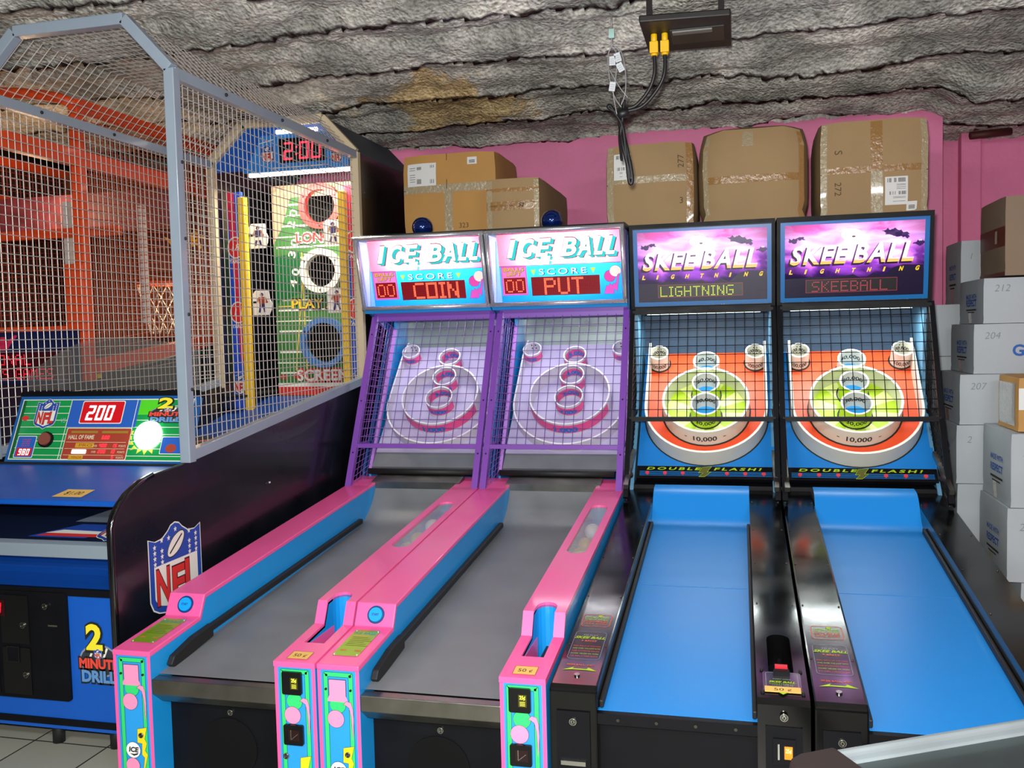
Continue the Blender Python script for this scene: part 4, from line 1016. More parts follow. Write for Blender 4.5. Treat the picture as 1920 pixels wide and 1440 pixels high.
        b = MB(); mesh_panel(b, P1, P0, (Xi, 5.19, 1.53), (Xi, 4.84, .91), 18, 8, .0016, pur); mesh_panel(b, P2, P1, (Xi, 4.84, .91), (Xi, 4.74, .74), 7, 6, .0016, pur); b.build('side_mesh', T)
    b = MB(); b.box((cx-.345, 5.40, .7), (cx+.352, 5.42, 1.70), greyb); b.build('back_sheet', T)
    P0 = V((cx, 4.99, 1.62)); P2 = V((cx, 4.505, .655)); P1 = P0.lerp(P2, .745)
    b = MB(); b.bar((cx-.352, P1.y, P1.z), (cx+.352, P1.y, P1.z), .024, .022, pur, side=(0, 1, 0)); b.build('mesh_bottom_bar', T); b = MB(); b.bar((cx-.352, 4.982, 1.60), (cx+.352, 4.982, 1.60), .02, .045, pur, side=(0, 1, 0)); b.build('mesh_top_bar', T)
    b = MB(); mesh_panel(b, (cx-.345, P1.y, P1.z), (cx+.345, P1.y, P1.z), (cx+.345, P0.y, P0.z), (cx-.345, P0.y, P0.z), 14, 16, .0016, mat('purple_wire', '6a4a90', .4)); b.build('front_mesh', T)
    # ---- marquee
    ft, fb = V((0, 4.728, 2.034)), V((0, 4.843, 1.641)); d_ = ft-fb; Hm = d_.length
    mf = Fr((x0, fb.y, fb.z), (1, 0, 0), d_); Wm = .744
    mirror = mat('mirror_foil', 'b0b8d0', .12, metal=1)
    b = MB(); b.prism([(ft.y+.02, ft.z), (4.80, 2.055), (5.9, 2.06), (5.9, 2.03), (4.8, 2.02)], x0+.002, x1-.002, mat('marquee_top', '1d2c3c', .4))
    b.prism([(fb.y+.01, fb.z-.0), (fb.y+.03, fb.z-.02), (5.2, 1.62), (5.2, 1.64)], x0+.002, x1-.002, icb)
    for s in (-1, 1):
        X = cx+s*.36; xa, xb = sorted((X, X+s*.010)); b.prism([(ft.y+.006, ft.z-.01), (fb.y+.006, fb.z), (5.15, 1.64), (5.15, 2.03)], xa, xb, mat('lilac_side_sheet', '7c86b8', .25, metal=.4))
    mq = b.build('marquee_case', T)
    b = MB()
    b.prism([(5.10, 1.64), (5.10, 2.02), (5.11, 2.02), (5.11, 1.64)], x0+.014, x1-.014, mat('white_lamp_tray', 'e8e8e8', .9)); b.build('lamp_tray', mq)
    b = MB()
    for X in (.012, Wm-.012): b.tube([mf.P(X, 0, .0), mf.P(X, Hm, .0)], .012, chrome, 8)
    for Y in (.008, Hm-.006): b.tube([mf.P(.0, Y, .0), mf.P(Wm, Y, .0)], .012, chrome, 8)
    b.build('chrome_frame', mq)
    af = Fr(mf.P(.05, .03, -.07), (1, 0, 0), d_); Wa, Ha = .668, .355
    b = MB()
    def B_(n, c, d=.3): return backlit(n, c, d) if 'sheet' in n else lit(n, c, {.3: .85, .4: .7}.get(d, .2))
    af.rect(b, 0, .172, Wa, Ha, 0, B_('pink_sheet_print', 'f27490')); af.rect(b, 0, -.036, Wa, .172, 0, B_('blue_sheet_print', '1c94d8', .4)); ms = b.build('marquee_print', mq)
    b = MB(); af.line(b, 0, .172, Wa, .172, .003, .0008, B_('maroon_line_print', '801840', .8)); 
    af.loop(b, [(.008, .010), (.150, .010), (.150, .170), (.008, .170)], .006, .001, B_('magenta_print', 'd848a0')); af.rect(b, .014, .016, .144, .165, .0009, B_('rose_print', 'e070a8'))
    for t, y in (('BALLS', .143), ('LEFT', .118)): af.text(b, t, .08, y, .020, .0016, B_('olive_text_print', '6a6010', .7), width=.118 if t == 'BALLS' else .085, al='c', bold=.04); af.text(b, t, .079, y+.001, .020, .002, B_('gold_text_print', 'f0c020', .4), width=.112 if t == 'BALLS' else .08, al='c', bold=.0)
    b.build('balls_left_print', mq)
    b = MB(); ledbg = mat('red_led_window', '5a0410', .3, emit=.55, ecol='a01018'); af.rect(b, .020, .020, .140, .108, .003, ledbg); lw = b.build('ball_count_window', mq)
    ledon = mat('red_led_dot', 'ff6a48', .5, emit=1.9)
    b = MB()
    for k in range(2):
        for ch in range(1): dots(af, b, '0', .034+k*.055, .032, .0092, .005, ledon, r=.40, py=.0104)
    b.build('led_digits', lw)
    b = MB(); af.rect(b, .172, .004, .545, .108, .003, ledbg)
    gm = mat('led_grid_line', '3a0208', .5)
    for i in range(38): af.rect(b, .172+i*.0098, .004, .173+i*.0098, .108, .0035, gm)
    for i in range(11): af.rect(b, .172, .004+i*.0098, .545, .005+i*.0098, .0036, gm)
    lw = b.build('score_window', mq)
    b = MB(); dots(af, b, word, .245 if word != 'PUT' else .245, .012, .0065, .005, ledon, dbl=2, r=.42, py=.0066); b.build('led_text', lw)
    b = MB(); wl = lit('white_letter_print', 'ffffff', 1.1)
    af.text(b, 'SCORE', .22, .118, .032, .0016, B_('navy_letter_print', '104878', .8), width=.262, bold=.03, space=1.35); af.text(b, 'SCORE', .2185, .1195, .032, .0024, wl, width=.258, bold=.0, space=1.35)
    for X in (.187, .512): af.poly(b, [(X-.014, .148), (X+.014, .148), (X, .118)], .0016, B_('lime_triangle_print', 'c8e020', .4))
    b.build('score_print', mq)
    b = MB(); dk = B_('black_outline_print', '201828', .9)
    for X, Y, r, c in ((.600, .098, .030, B_('magenta_print', 'd848a0')), (.630, .125, .030, B_('cream_ball_print', 'e8dcd0'))): af.disc(b, X, Y, r+.0015, .0010+X*.001, dk); af.disc(b, X, Y, r, .0016+X*.001, c)
    bo = [(.566, .002), (.620, .002), (.618, .03), (.636, .012), (.65, .10), (.655, .115), (.640, .105), (.628, .055), (.618, .062), (.612, .048), (.598, .06), (.590, .045), (.578, .05)]
    af.poly(b, bo, .003, B_('magenta_print', 'd848a0')); af.loop(b, bo, .0012, .0034, dk); b.build('ball_print', mq)
    # big sloping ICE BALL letters with turquoise sides
    b = MB(); tq = B_('turquoise_print', '30c8c8', .4)
    for ch, X, w, y, h in (('I', .050, .026, .222, .092), ('C', .112, .070, .222, .092), ('E', .206, .066, .222, .092), ('B', .345, .078, .220, .092), ('A', .430, .078, .220, .092), ('L', .520, .046, .220, .092), ('L', .583, .046, .220, .092)):
        for k in range(4, 0, -1): af.text(b, ch, X+k*.0045, y-k*.0030, h, .001+(4-k)*.0003, dk if k == 4 else tq, width=w*1.04, bold=.05, shear=.30)
        af.text(b, ch, X-.002, y-.001, h+.003, .0024, dk, width=w*1.06, bold=.05, shear=.30); af.text(b, ch, X, y, h, .0032, wl, width=w, bold=.035, shear=.30)
    for k, (X, Y) in enumerate(((.262, .200), (.255, .176))):
        af.poly(b, [(X-.03, Y), (X+.02, Y), (X+.027, Y+.02), (X-.024, Y+.02)], .0028, wl); af.poly(b, [(X+.02, Y), (X+.034, Y-.004), (X+.042, Y+.014), (X+.027, Y+.02)], .0028, tq)
    af.ring(b, .322, .305, .008, .0068, .001, .0012, dk, seg=16); af.text(b, 'R', .322, .301, .008, .0014, dk, al='c')
    b.build('logo_lettering', mq)
    for X in (.20, .50): point('marquee_bulb', af.P(X, .265, -.07), 12, (1, .88, .74), .02, T)
    point('marquee_bulb', af.P(.33, .09, -.10), .5, (1, .95, .9), .02, T)
    # siren dome on the roof
    sx, sy, sz = cx-.05, 4.98, 2.045
    b = MB(); b.tube([(sx, sy, sz), (sx, sy, sz+.02)], .045, blkm, 20); sb = b.build('siren_base', T)
    b = MB(); b.sphere((sx, sy, sz+.058), .060, mat('blue_siren_glass', '0c3a98', .05, coat=1, spec=1, metal=.8), 28, 18); b.build('siren_dome', sb)
    o = area('target_light', (0, 0, 0), (0, .1, -1), .5, 1.8, (1, .97, 1), .05); o.parent = T; o.location = V((0, 5.06-fy, 1.60)); o.rotation_euler = (math.radians(-8), 0, 0)
    return T
ice(-1.6865, 'pink and blue ice ball lane whose red dot display reads COIN', 'COIN')
ice(-.9385, 'pink and blue ice ball lane whose red dot display reads PUT', 'PUT')

# ================================================================== FOOTBALL THROW CABINET
cage = mat('grey_cage_paint', '8c99a6', .35, coat=.2, var=.05)
wirem = mat('galvanised_wire', 'bcb8b0', .4, metal=.2)
beige = mat('beige_edge_frame', 'c8b898', .5, var=.05)
fblue = mat('football_blue_paint', '0f55b4', .35, var=.05)
fbl2 = mat('scoreboard_blue', '2f84d8', .35)
royal = mat('royal_blue_print', '2246a0', .5)
redp = mat('red_print', 'd0302c', .5)
fgreen = mat('field_green_print', '3a7434', .45, var=.1, vscale=10)
fgreend = mat('dark_field_green_print', '0e5a2c', .45)
offw = mat('off_white_print', 'e4e0d4', .5)
ylw = mat('goal_post_yellow', 'f0c020', .4)
ledr = mat('red_segment', 'ff2840', .5, emit=2.2)
ledp = mat('pale_red_segment', 'fff0ec', .5, emit=1.6)
ledbgr = mat('red_lit_window', 'b01018', .3, emit=.5)
brn = mat('red_brown_print', 'a03c28', .5)
def star(fr, mb, x, y, r, h, m):
    fr.poly(mb, [(x+(r if i % 2 == 0 else r*.42)*math.sin(math.pi*i/5), y+(r if i % 2 == 0 else r*.42)*math.cos(math.pi*i/5)) for i in range(10)], h, m)
SH = [(0, .90), (.12, .86), (.25, .87), (.36, .93), (.42, .98), (.5, 1.0), (.58, .98), (.64, .93), (.75, .87), (.88, .86), (1, .90), (1, .25), (.95, .16), (.85, .11), (.65, .07), (.5, 0), (.35, .07), (.15, .11), (.05, .16), (0, .25)]
def shield(fr, mb, x, y, w, h, h0, detail=True, t=.0006):
    P = lambda k, g=0: [(x+(.5+(a-.5)*(1-k))*w, y+(.5+(b_-.5)*(1-k))*h) for a, b_ in SH]
    fr.poly(mb, P(0), h0, offw); fr.poly(mb, P(.03), h0+t, royal)
    # lower white field
    fr.poly(mb, [(x+w*a, y+h*b_) for a, b_ in ((.09, .60), (.09, .27), (.14, .20), (.35, .14), (.5, .09), (.65, .14), (.86, .20), (.91, .27), (.91, .60))], h0+2*t, offw)
    for ch, X in (('N', .115), ('F', .40), ('L', .65)):
        fr.text(mb, ch, x+w*X, y+h*(.20 if ch != 'F' else .17), h*.36, h0+3*t, mat('dark_maroon_print', '401418', .5), width=w*.255, bold=.05)
        fr.text(mb, ch, x+w*(X+.005), y+h*(.205 if ch != 'F' else .175), h*.35, h0+4*t, redp, width=w*.235, bold=.03)
    if detail:
        for j in range(4):
            for i in range(7):
                X = .11+.13*i; Y = .80-.058*j-(.0)
                if j == 0 and .2 < X < .8: Y += .05 if abs(X-.5) > .1 else .12
                if abs(X-.5) < (.08 if j == 0 else .22) and j > 0: continue
                if j < 4: star(fr, mb, x+w*X, y+h*Y, w*.035, h0+3*t, offw)
    a = math.radians(35); F_ = []
    for i in range(24):
        q = 2*math.pi*i/24; rx = .20*math.cos(q)*abs(math.cos(q))**.15; ry = .085*math.sin(q)
        F_.append((x+w*(.5+rx*math.cos(a)-ry*math.sin(a)*1.2), y+h*(.765+(rx*math.sin(a)+ry*math.cos(a)*1.2)*w/h)))
    fr.poly(mb, F_, h0+3.5*t, offw); fr.loop(mb, F_, w*.012, h0+4*t, outl)
    fr.line(mb, x+w*.38, y+h*(.765-.09*w/h), x+w*.62, y+h*(.765+.09*w/h), w*.02, h0+4*t, outl)
def drill_logo(fr, mb, x, y, w, h, h0, t=.0007):
    """2 MINUTE DRILL: big numeral over a football with two lines of lettering"""
    fr.disc(mb, x+w*.5, y+h*.40, w*.5, h0, mat('silver_print', '8a9098', .4), ry=h*.28); fr.disc(mb, x+w*.5, y+h*.40, w*.46, h0+t, mat('charcoal_print', '33363c', .4), ry=h*.25)
    for X in (.28, .62): fr.line(mb, x+w*X, y+h*.45, x+w*(X+.1), y+h*.62, w*.05, h0+2*t, offw)
    fr.text(mb, '2', x+w*.17, y+h*.585, h*.415, h0+3*t, outl, width=w*.50, bold=.10); fr.text(mb, '2', x+w*.20, y+h*.60, h*.40, h0+4*t, mat('numeral_yellow', 'f0e030', .5), width=w*.42, bold=.04)
    fr.text(mb, 'MINUTE', x+w*.5, y+h*.27, h*.18, h0+5*t, outl, width=w*1.04, bold=.10, al='c'); fr.text(mb, 'MINUTE', x+w*.5, y+h*.285, h*.15, h0+6*t, mat('drill_red', 'e04838', .5), width=w*.98, bold=.05, al='c')
    fr.text(mb, 'DRILL', x+w*.5, y+h*.04, h*.21, h0+5*t, outl, width=w*.94, bold=.10, al='c'); fr.text(mb, 'DRILL', x+w*.5, y+h*.055, h*.18, h0+6*t, mat('drill_steel_blue', '5c8cc0', .5), width=w*.88, bold=.05, al='c')
    shield(fr, mb, x+w*.40, y+h*.44, w*.2, h*.17, h0+7*t, False, t*.6)

NL, NR = -3.085, -2.15; NC = -2.6
T = thing('football_throw_machine', 'tall blue and black football throwing game inside a grey wire cage, standing left of the pink lanes', 'arcade game', (NC, 2.76, 0))
T['label'] = 'tall blue football throwing game with a grey wire cage, left of the pink lanes'
side = [(2.76, .085), (2.755, .845), (2.775, .885), (2.80, .915), (2.85, .952), (2.91, .978), (3.0, .995), (3.227, 1.008), (4.955, 1.205), (6.05, 1.33), (6.05, .085)]
blks = mat('black_side_laminate', '101014', .3, coat=.25, var=.3, vscale=6)
for xa, xb in ((NL, NL+.02), (NR-.02, NR)):
    b = MB(); b.prism(side, xa, xb, blks); sp = b.build('side_panel', T, bev=.004)
b = MB(); pts = [(NR+.002, y, z) for y, z in side[:7]]; b.tube(pts, .011, mat('black_edge_molding', '0a0a0c', .15, coat=.8), 8); b.build('edge_molding', sp)
sf = Fr((NR, 2.955, .42), (0, 1, 0), (0, 0, 1)); b = MB(); shield(sf, b, 0, 0, .345, .372, .0012); b.build('shield_emblem', sp)
for y in (3.85, 3.88): bb = MB(); bb.sphere((NR+.001, y, .82), .006, chrome if y > 3.86 else rubber, 8, 6); bb.build('screw', sp)
# front: lower panel, recess, bar, slope
b = MB(); b.prism([(2.79, .085), (2.79, .585), (2.82, .585), (2.82, .085)], NL+.02, NR-.02, fblue); fp = b.build('front_panel', T)
b = MB(); b.box((NL+.02, 2.785, .10), (NR-.02, 2.79, .125), blkm); b.build('black_trim', fp); b = MB(); b.box((NL+.02, 2.782, .585), (NR-.02, 2.83, .61), blkm); b.build('black_trim', fp)
b = MB(); n = 8; cv = [(2.80+.10*math.sin(math.pi*i/n)*1.0, .61+.12*i/n) for i in range(n+1)]
b.prism(cv+[(2.93, .73), (2.93, .61)], NL+.02, NR-.02, mat('dark_blue_recess', '0c3f8c', .35)); b.build('recess_panel', T)
b = MB(); b.prism([(2.765, .728), (2.765, .776), (2.80, .785), (2.82, .728)], NL+.02, NR-.018, mat('pale_metal_bar', 'a8b8c4', .35, metal=.5)); b.build('front_bar', T, bev=.004)
# ball pocket with printed tray
b = MB(); b.prism([(2.82, .74), (2.82, .775), (3.22, .86), (3.22, .70)], NL+.02, NR-.02, mat('tray_navy', '121c34', .35)); tr = b.build('ball_tray', T)
tf = Fr((-3.03, 2.825, .778), (1, 0, 0), (0, .395, .085)); b = MB(); 
tf.poly(b, [(.45, .02), (.70, .02), (.80, .14), (.60, .14)], .001, royal); tf.poly(b, [(.48, .03), (.74, .03), (.80, .05), (.54, .07)], .0015, redp); tf.poly(b, [(.50, .055), (.78, .055), (.84, .075), (.56, .085)], .0016, offw)
tf.poly(b, [(.55, .16), (.78, .16), (.80, .28), (.62, .28)], .001, mat('smoke_print', '6c7480', .5)); shield(tf, b, .73, .0, .13, .22, .002); b.build('tray_print', tr)
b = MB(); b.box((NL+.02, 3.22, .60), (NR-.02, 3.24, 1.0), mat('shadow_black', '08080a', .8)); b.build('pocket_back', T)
b = MB(); b.prism([(3.245, 1.0), (2.885, .912), (2.88, .895), (2.89, .89), (3.25, .975)], NL+.02, NR-.02, fblue); sl = b.build('sloping_panel', T, bev=.004)
slf = Fr((-3.03, 2.885, .912), (1, 0, 0), (0, .36, .088)); b = MB(); slf.poly(b, [(.505, .03), (.635, .03), (.645, .10), (.525, .10)], .0015, sign_yel); slf.text(b, '$1.00', .577, .052, .028, .0022, ink, width=.075, al='c', shear=.15); b.build('price_card', sl)
# coin door
ff = Fr((-3.03, 2.79, 0), (1, 0, 0), (0, 0, 1)); b = MB(); ff.solid(b, ff.rr(.10, .195, .66, .595, .01), 0, .012, blkm); cd = b.build('coin_door', fp, bev=.003)
b = MB(); ff.box(b, .13, .21, .36, .58, .012, .017, mat('door_black', '0c0c0e', .3)); ff.box(b, .38, .40, .50, .58, .012, .017, MC['door_black']); ff.box(b, .38, .21, .50, .385, .012, .017, MC['door_black']); b.build('coin_slots', cd)
b = MB(); ff.rect(b, .32, .50, .40, .56, .018, mat('dark_red_window', '300408', .3)); seg7(ff, b, '88', .335, .512, .02, .038, .005, .0185, mat('dim_red_segment', 'd01828', .5, emit=.8)); b.build('credit_display', cd)
for X, Y in ((.575, .545), (.475, .47), (.478, .285), (.60, .47)):
    b = MB()
    if Y == .47 and X == .60: ff.rect(b, X-.02, Y, X+.02, Y+.006, .0135, lockm); b.build('name_plate', cd)
    else: lock(Fr((-3.03, 2.775, 0), (1, 0, 0), (0, 0, 1)), b, X, Y, .011); b.build('lock', cd)
b = MB(); ff.box(b, .40, .33, .455, .39, .017, .02, blkm); ff.loop(b, [(.40, .33), (.455, .33), (.455, .39), (.40, .39)], .004, .0205, lock_t); b.build('coin_return', cd)
b = MB(); drill_logo(ff, b, .697, .262, .165, .220, .001); b.build('game_logo', fp)
for X in (NL+.2, NR-.35, NR-.1): 
    b = MB(); b.tube([(X, 2.86, .0), (X, 2.86, .09)], .022, rubber, 12); b.build('levelling_foot', T)
# ---- control panel
cf = Fr((-3.035, 3.24, 1.0), (1, 0, 0), (0, .12, .268)); CW, CH = .87, .294
b = MB(); cf.box(b, 0, 0, CW, CH, -.03, 0, mat('panel_blue_edge', '1a5a9c', .3)); cp = b.build('control_panel', T, bev=.004)
b = MB(); cf.box(b, -.002, CH, CW, CH+.022, -.05, .006, blkm); cf.box(b, -.002, -.018, CW, 0, -.03, .004, blkm); b.build('panel_lip', cp)
cf.h = .0005
pg = mat('panel_green_print', '159048', .25, coat=.6, emit=.05); pgl = mat('panel_light_green_print', '50c828', .25, coat=.6, emit=.1); pb_ = mat('panel_blue_print', '2a5cb4', .25, coat=.6, emit=.06)
b = MB(); cf.rect(b, .02, .012, CW-.02, CH-.018, 0, pg)
for k in range(8): cf.rect(b, .02, .03+k*.031, CW-.02, .0325+k*.031, .0005, offw)
cf.rect(b, .585, .21, .70, CH-.018, .0008, pgl)
cf.loop(b, [(.016, .010), (CW-.016, .010), (CW-.016, CH-.014), (.016, CH-.014)], .004, .001, offw)
cf.rect(b, .02, .02, .035, CH-.02, .0008, fgreend)
for X, Y in ((.02, 0),): pass
cf.poly(b, [(.265, .155), (.265, .275), (.60, .275), (.60, .155)], .001, pb_)
for X in (.262, .585): cf.rect(b, X, .012, X+.003, .275, .0014, offw)
b.build('field_print', cp)
b = MB(); cf.rrect(b, .322, .170, .530, .272, .008, .0018, offw); cf.rrect(b, .326, .174, .526, .268, .007, .0022, ledbgr); seg7(cf, b, '200', .350, .185, .036, .066, .010, .003, ledp, gap=.28); b.build('score_display', cp)
b = MB(); cf.rrect(b, .275, .012, .590, .152, .006, .0018, offw); cf.rrect(b, .278, .015, .587, .149, .006, .0022, brn)
cf.text(b, 'HALL OF FAME', .292, .102, .018, .003, mat('cream_print', 'e0d0b0', .5), width=.125, bold=.02)
for k in range(3): cf.rect(b, .285, .088-k*.028, .575, .0895-k*.028, .003, MC['cream_print'])
cf.rect(b, .300, .128, .43, .138, .003, mat('dull_gold_print', '9a7a28', .5)); cf.rect(b, .45, .128, .575, .138, .003, MC['dull_gold_print'])
for i, (Y, l, w2) in enumerate(((.065, 'PRO', .09), (.038, 'ROOKIE', .0), (.012, 'MINOR', .07))):
    if w2: cf.rect(b, .335-.01*i, Y, .335-.01*i+w2, Y+.020, .0028, mat('gold_print', 'c89820', .5)); cf.text(b, l, .34-.01*i+w2/2, Y+.005, .011, .0034, brn, width=w2*.7, al='c')
for t, X, Y in (('600', .455, .102), ('400', .450, .067), ('200', .450, .041), ('15', .512, .067), ('10', .508, .041), ('5', .520, .017)): seg7(cf, b, t, X, Y, .009, .015, .0022, .0036, ledr, gap=.45)
for Y in (.068, .042): cf.text(b, 'OVER', .42, Y, .009, .0034, MC['cream_print'], width=.022)
for Y in (.068, .042, .018): cf.text(b, 'POINTS', .545, Y, .009, .0034, MC['cream_print'], width=.034)
b.build('high_score_table', cp)
b = MB(); cf.rrect(b, .325, .038, .395, .056, .003, .0042, mat('lit_white_bar', 'fff8e0', .5, emit=2.2)); b.build('lit_bar', cp)
b = MB(); cf.rrect(b, .040, .018, .135, .115, .005, .0018, offw); cf.rrect(b, .043, .021, .132, .112, .005, .0022, pb_); cf.rrect(b, .050, .026, .125, .062, .004, .0026, ledbgr); seg7(cf, b, '980', .060, .030, .014, .027, .004, .0032, ledp, gap=.4)
for k in range(4): cf.text(b, ('HIGH', 'SCORE', 'OF THE', 'DAY')[k], .088, .096-k*.009, .006, .0028, redp, width=.04, al='c')
b.build('high_score_display', cp)
b = MB(); shield(cf, b, .095, .145, .11, .138, .0016, True, .0004); cf.text(b, 'VS', .23, .175, .02, .002, mat('pale_print', '90a8b0', .5), width=.025); b.build('shield_emblem', cp)
b = MB(); cf.disc(b, .050, .195, .018, .0016, redp, ry=.011); b.build('red_spot', cp)
b = MB(); cf.ring(b, .185, .098, .034, .029, 0, .012, blkm, seg=28); cf.cyl(b, .184, .099, .029, .0, .018, mat('copper_button', 'c07060', .25, metal=.6), r2=.027, seg=28); b.build('select_button', cp)
b = MB(); 
for i in range(7):
    a = math.radians(170+20*i); cf.poly(b, [(.672+.11*math.cos(a), .120+.085*math.sin(a)), (.672+.075*math.cos(a-.15), .120+.065*math.sin(a-.15)), (.672+.075*math.cos(a+.15), .120+.065*math.sin(a+.15))], .0018, mat('burst_yellow_print', 'c8cc50', .4))
b.build('burst_print', cp)
b = MB(); cf.cyl(b, .672, .120, .062, .001, .016, mat('lit_start_button', 'fffdf4', .3, emit=7), r2=.056, seg=36); b.build('start_button', cp)
b = MB(); drill_logo(cf, b, .655, .172, .17, .110, .0024, .0004); b.build('game_logo', cp)
b = MB(); cf.rrect(b, .74, .04, .85, .115, .005, .0018, offw); cf.rrect(b, .743, .043, .847, .112, .005, .0022, pb_); cf.disc(b, .79, .065, .025, .0028, brn, ry=.018); b.build('football_print', cp)
# smoky shield over the panel
b = MB(); pf = Fr((NL+.02, 3.44, 1.29), (1, 0, 0), (0, .05, 1)); pts = [(.0, 0), (.86, 0), (.86, .17)]+[(.86-.86*i/16, .17+.055*math.sin(math.pi*i/16)-(.10*((i-9)/7)**2 if i > 9 else 0)) for i in range(1, 17)]
pf.solid(b, pts, 0, .004, mat('smoky_acrylic', '6a6864', .1, alpha=.25, coat=.5)); b.build('acrylic_guard', T)
# ---- cage
oc = [(NR, 1.008), (NR, 2.56), (-2.345, 2.77), (-2.86, 2.77), (NL, 2.56), (NL, 1.008)]
fy0, fy1 = 3.24, 5.0; zb = lambda y: 1.008+(y-3.227)*.114
names = ['cage_post', 'cage_arch_bar', 'cage_arch_bar', 'cage_arch_bar', 'cage_post']
for i in range(5):
    (xa, za), (xb, zb_) = oc[i], oc[i+1]
    b = MB(); b.bar((xa, fy0, za), (xb, fy0, zb_), .045, .045, cage, side=(0, 1, 0)); b.build(names[i], T, bev=.003)
for x in (NR, NL):
    b = MB(); b.bar((x, fy0, 2.545), (x, fy1, 2.545), .04, .045, cage); b.build('cage_top_rail', T, bev=.003)
    b = MB(); b.bar((x, fy0, zb(fy0)+.025), (x, fy1, zb(fy1)+.025), .04, .045, cage); b.build('cage_bottom_rail', T, bev=.003)
    for y in (3.6, 4.1, 4.6): bb = MB(); bb.sphere((x+(.023 if x > -2.5 else .023), y, 2.545), .008, rubber, 8, 6); bb.build('bolt', T)
for z in (1.3, 1.6, 1.9, 2.2): bb = MB(); bb.sphere((NR+.024, fy0+.01, z), .007, rubber, 8, 6); bb.build('bolt', T)
wr = .0020
def side_mesh(x):
    b = MB(); y = fy0+.05
    while y < fy1-.02: b.wire((x, y, zb(y)+.03), (x, y, 2.54), wr, wirem); y += .0375
    z = 1.06
    while z < 2.53:
        ys = max(fy0, 3.227+(z-1.035)/.114) if z < zb(fy1)+.03 else fy0
        e = fy1 if z > zb(fy1)+.03 else min(fy1, 3.227+(z-1.035)/.114); 
        b.wire((x+wr, fy0, z), (x+wr, e, z), wr, wirem); z += .0415
    return b.build('side_wire_mesh', T)
side_mesh(NR-.012); side_mesh(NL+.012)
for k, (i, cnt) in enumerate(((1, 7), (2, 12), (3, 7))):
    (xa, za), (xb, zb_) = oc[i], oc[i+1]; b = MB(); q = 36
    for j in range(cnt+1): t = j/cnt; b.wire((xa+(xb-xa)*t, fy0, za+(zb_-za)*t), (xa+(xb-xa)*t, fy1, za+(zb_-za)*t), wr, wirem)
    for j in range(q+1): y = fy0+(fy1-fy0)*j/q; b.wire((xa, y, za-wr), (xb, y, zb_-wr), wr, wirem)
    b.build('roof_wire_mesh', T)
# ---- rear cabinet
b = MB()
for i in range(5):
    (xa, za), (xb, zb_) = oc[i], oc[i+1]; za = 1.2 if i == 0 else za; zb_ = 1.2 if i == 4 else zb_
    b.bar((xa, fy1+.015, za), (xb, fy1+.015, zb_), .035, .05, beige, side=(0, 1, 0))
b.build('front_edge_frame', T)
def shell(nm, x0, z0, x1, z1, m):
    b = MB(); a0, a1 = V((x0, 0, z0)), V((x1, 0, z1)); d = (a1-a0).normalized(); nn = V((d.z, 0, -d.x))*.012
    vs = [(p.x+q.x, y, p.z+q.z) for y in (fy1+.03, 6.05) for p, q in ((a0, nn*0), (a1, nn*0), (a1, nn), (a0, nn))]
    b.add(vs, [(0, 1, 2, 3), (7, 6, 5, 4), (0, 4, 5, 1), (1, 5, 6, 2), (2, 6, 7, 3), (3, 7, 4, 0)], m); return b.build(nm, T)
gslope = mat('dusty_grey_roof', '49525c', .6, var=.15)
shell('rear_side_panel', NR, 1.2, NR, 2.56, blks); shell('rear_side_panel', NL, 2.56, NL, 1.2, blks)
shell('sloping_roof_panel', NR, 2.56, -2.345, 2.77, gslope); shell('roof_panel', -2.345, 2.77, -2.86, 2.77, gslope); shell('sloping_roof_panel', -2.86, 2.77, NL, 2.56, gslope)
b = MB(); b.box((NL+.02, 6.0, .1), (NR-.02, 6.03, 2.56), blkm); b.build('rear_panel', T)
# blue header and scoreboard
b = MB(); b.add([(NL+.02, 5.03, 2.50), (NR-.02, 5.03, 2.50), (NR-.02, 5.03, 2.55), (-2.345, 5.03, 2.755), (-2.86, 5.03, 2.755), (NL+.02, 5.03, 2.55), ], [(0, 1, 2, 3, 4, 5)], fblue)
hd = b.build('header_panel', T)
sb_ = Fr((NC-.27, 5.05, 2.485), (1, 0, 0), (0, -.1, 1), h=.03); b = MB(); sb_.solid(b, [(0, 0), (.68, 0), (.68, .05), (.56, .21), (.14, .21), (.09, .12)], 0, .012, fbl2); sb = b.build('scoreboard', T)
sb_.h = .0425; b = MB(); sb_.rect(b, .25, .045, .545, .185, 0, mat('black_display', '14060a', .2)); seg7(sb_, b, '2:00', .272, .062, .060, .10, .011, .001, ledr, gap=.28); b.build('time_display', sb)
b = MB(); shield(sb_, b, .130, .045, .085, .115, .0005, False, .0005); b.build('shield_emblem', sb); b = MB(); shield(sb_, b, .575, .02, .07, .10, .0005, False, .0005); b.build('shield_emblem', sb)
b = MB(); sb_.line(b, .20, .020, .56, .020, .005, .0005, offw); sb_.line(b, .12, .165, .22, .185, .005, .0005, offw); b.build('white_outline', sb)
b = MB(); b.tube([(NC-.26, 5.07, 2.478), (NR-.05, 5.07, 2.478)], .012, mat('lit_lamp_tube', 'fff4e8', .5, emit=9), 10); b.build('lamp_tube', T)
b = MB(); b.tube([(NC-.03, 4.99, 2.705), (NR-.22, 4.99, 2.705)], .012, MC['lit_lamp_tube'], 10); b.build('lamp_tube', T)
ar = area('target_light', (0, 0, 0), (0, .3, -1), .6, 18, (1, .90, .74), .08); ar.parent = T; ar.location = V((.05, 5.12-2.76, 2.455)); ar.rotation_euler = (math.radians(22), 0, 0)
# target board
TY = 5.48; tb = Fr((NC-.34, TY, 1.10), (1, 0, 0), (0, 0, 1)); TW, TH = .70, 1.38
b = MB(); tb.box(b, 0, 0, TW, TH, -.02, 0, fgreen); brd = b.build('target_board', T)
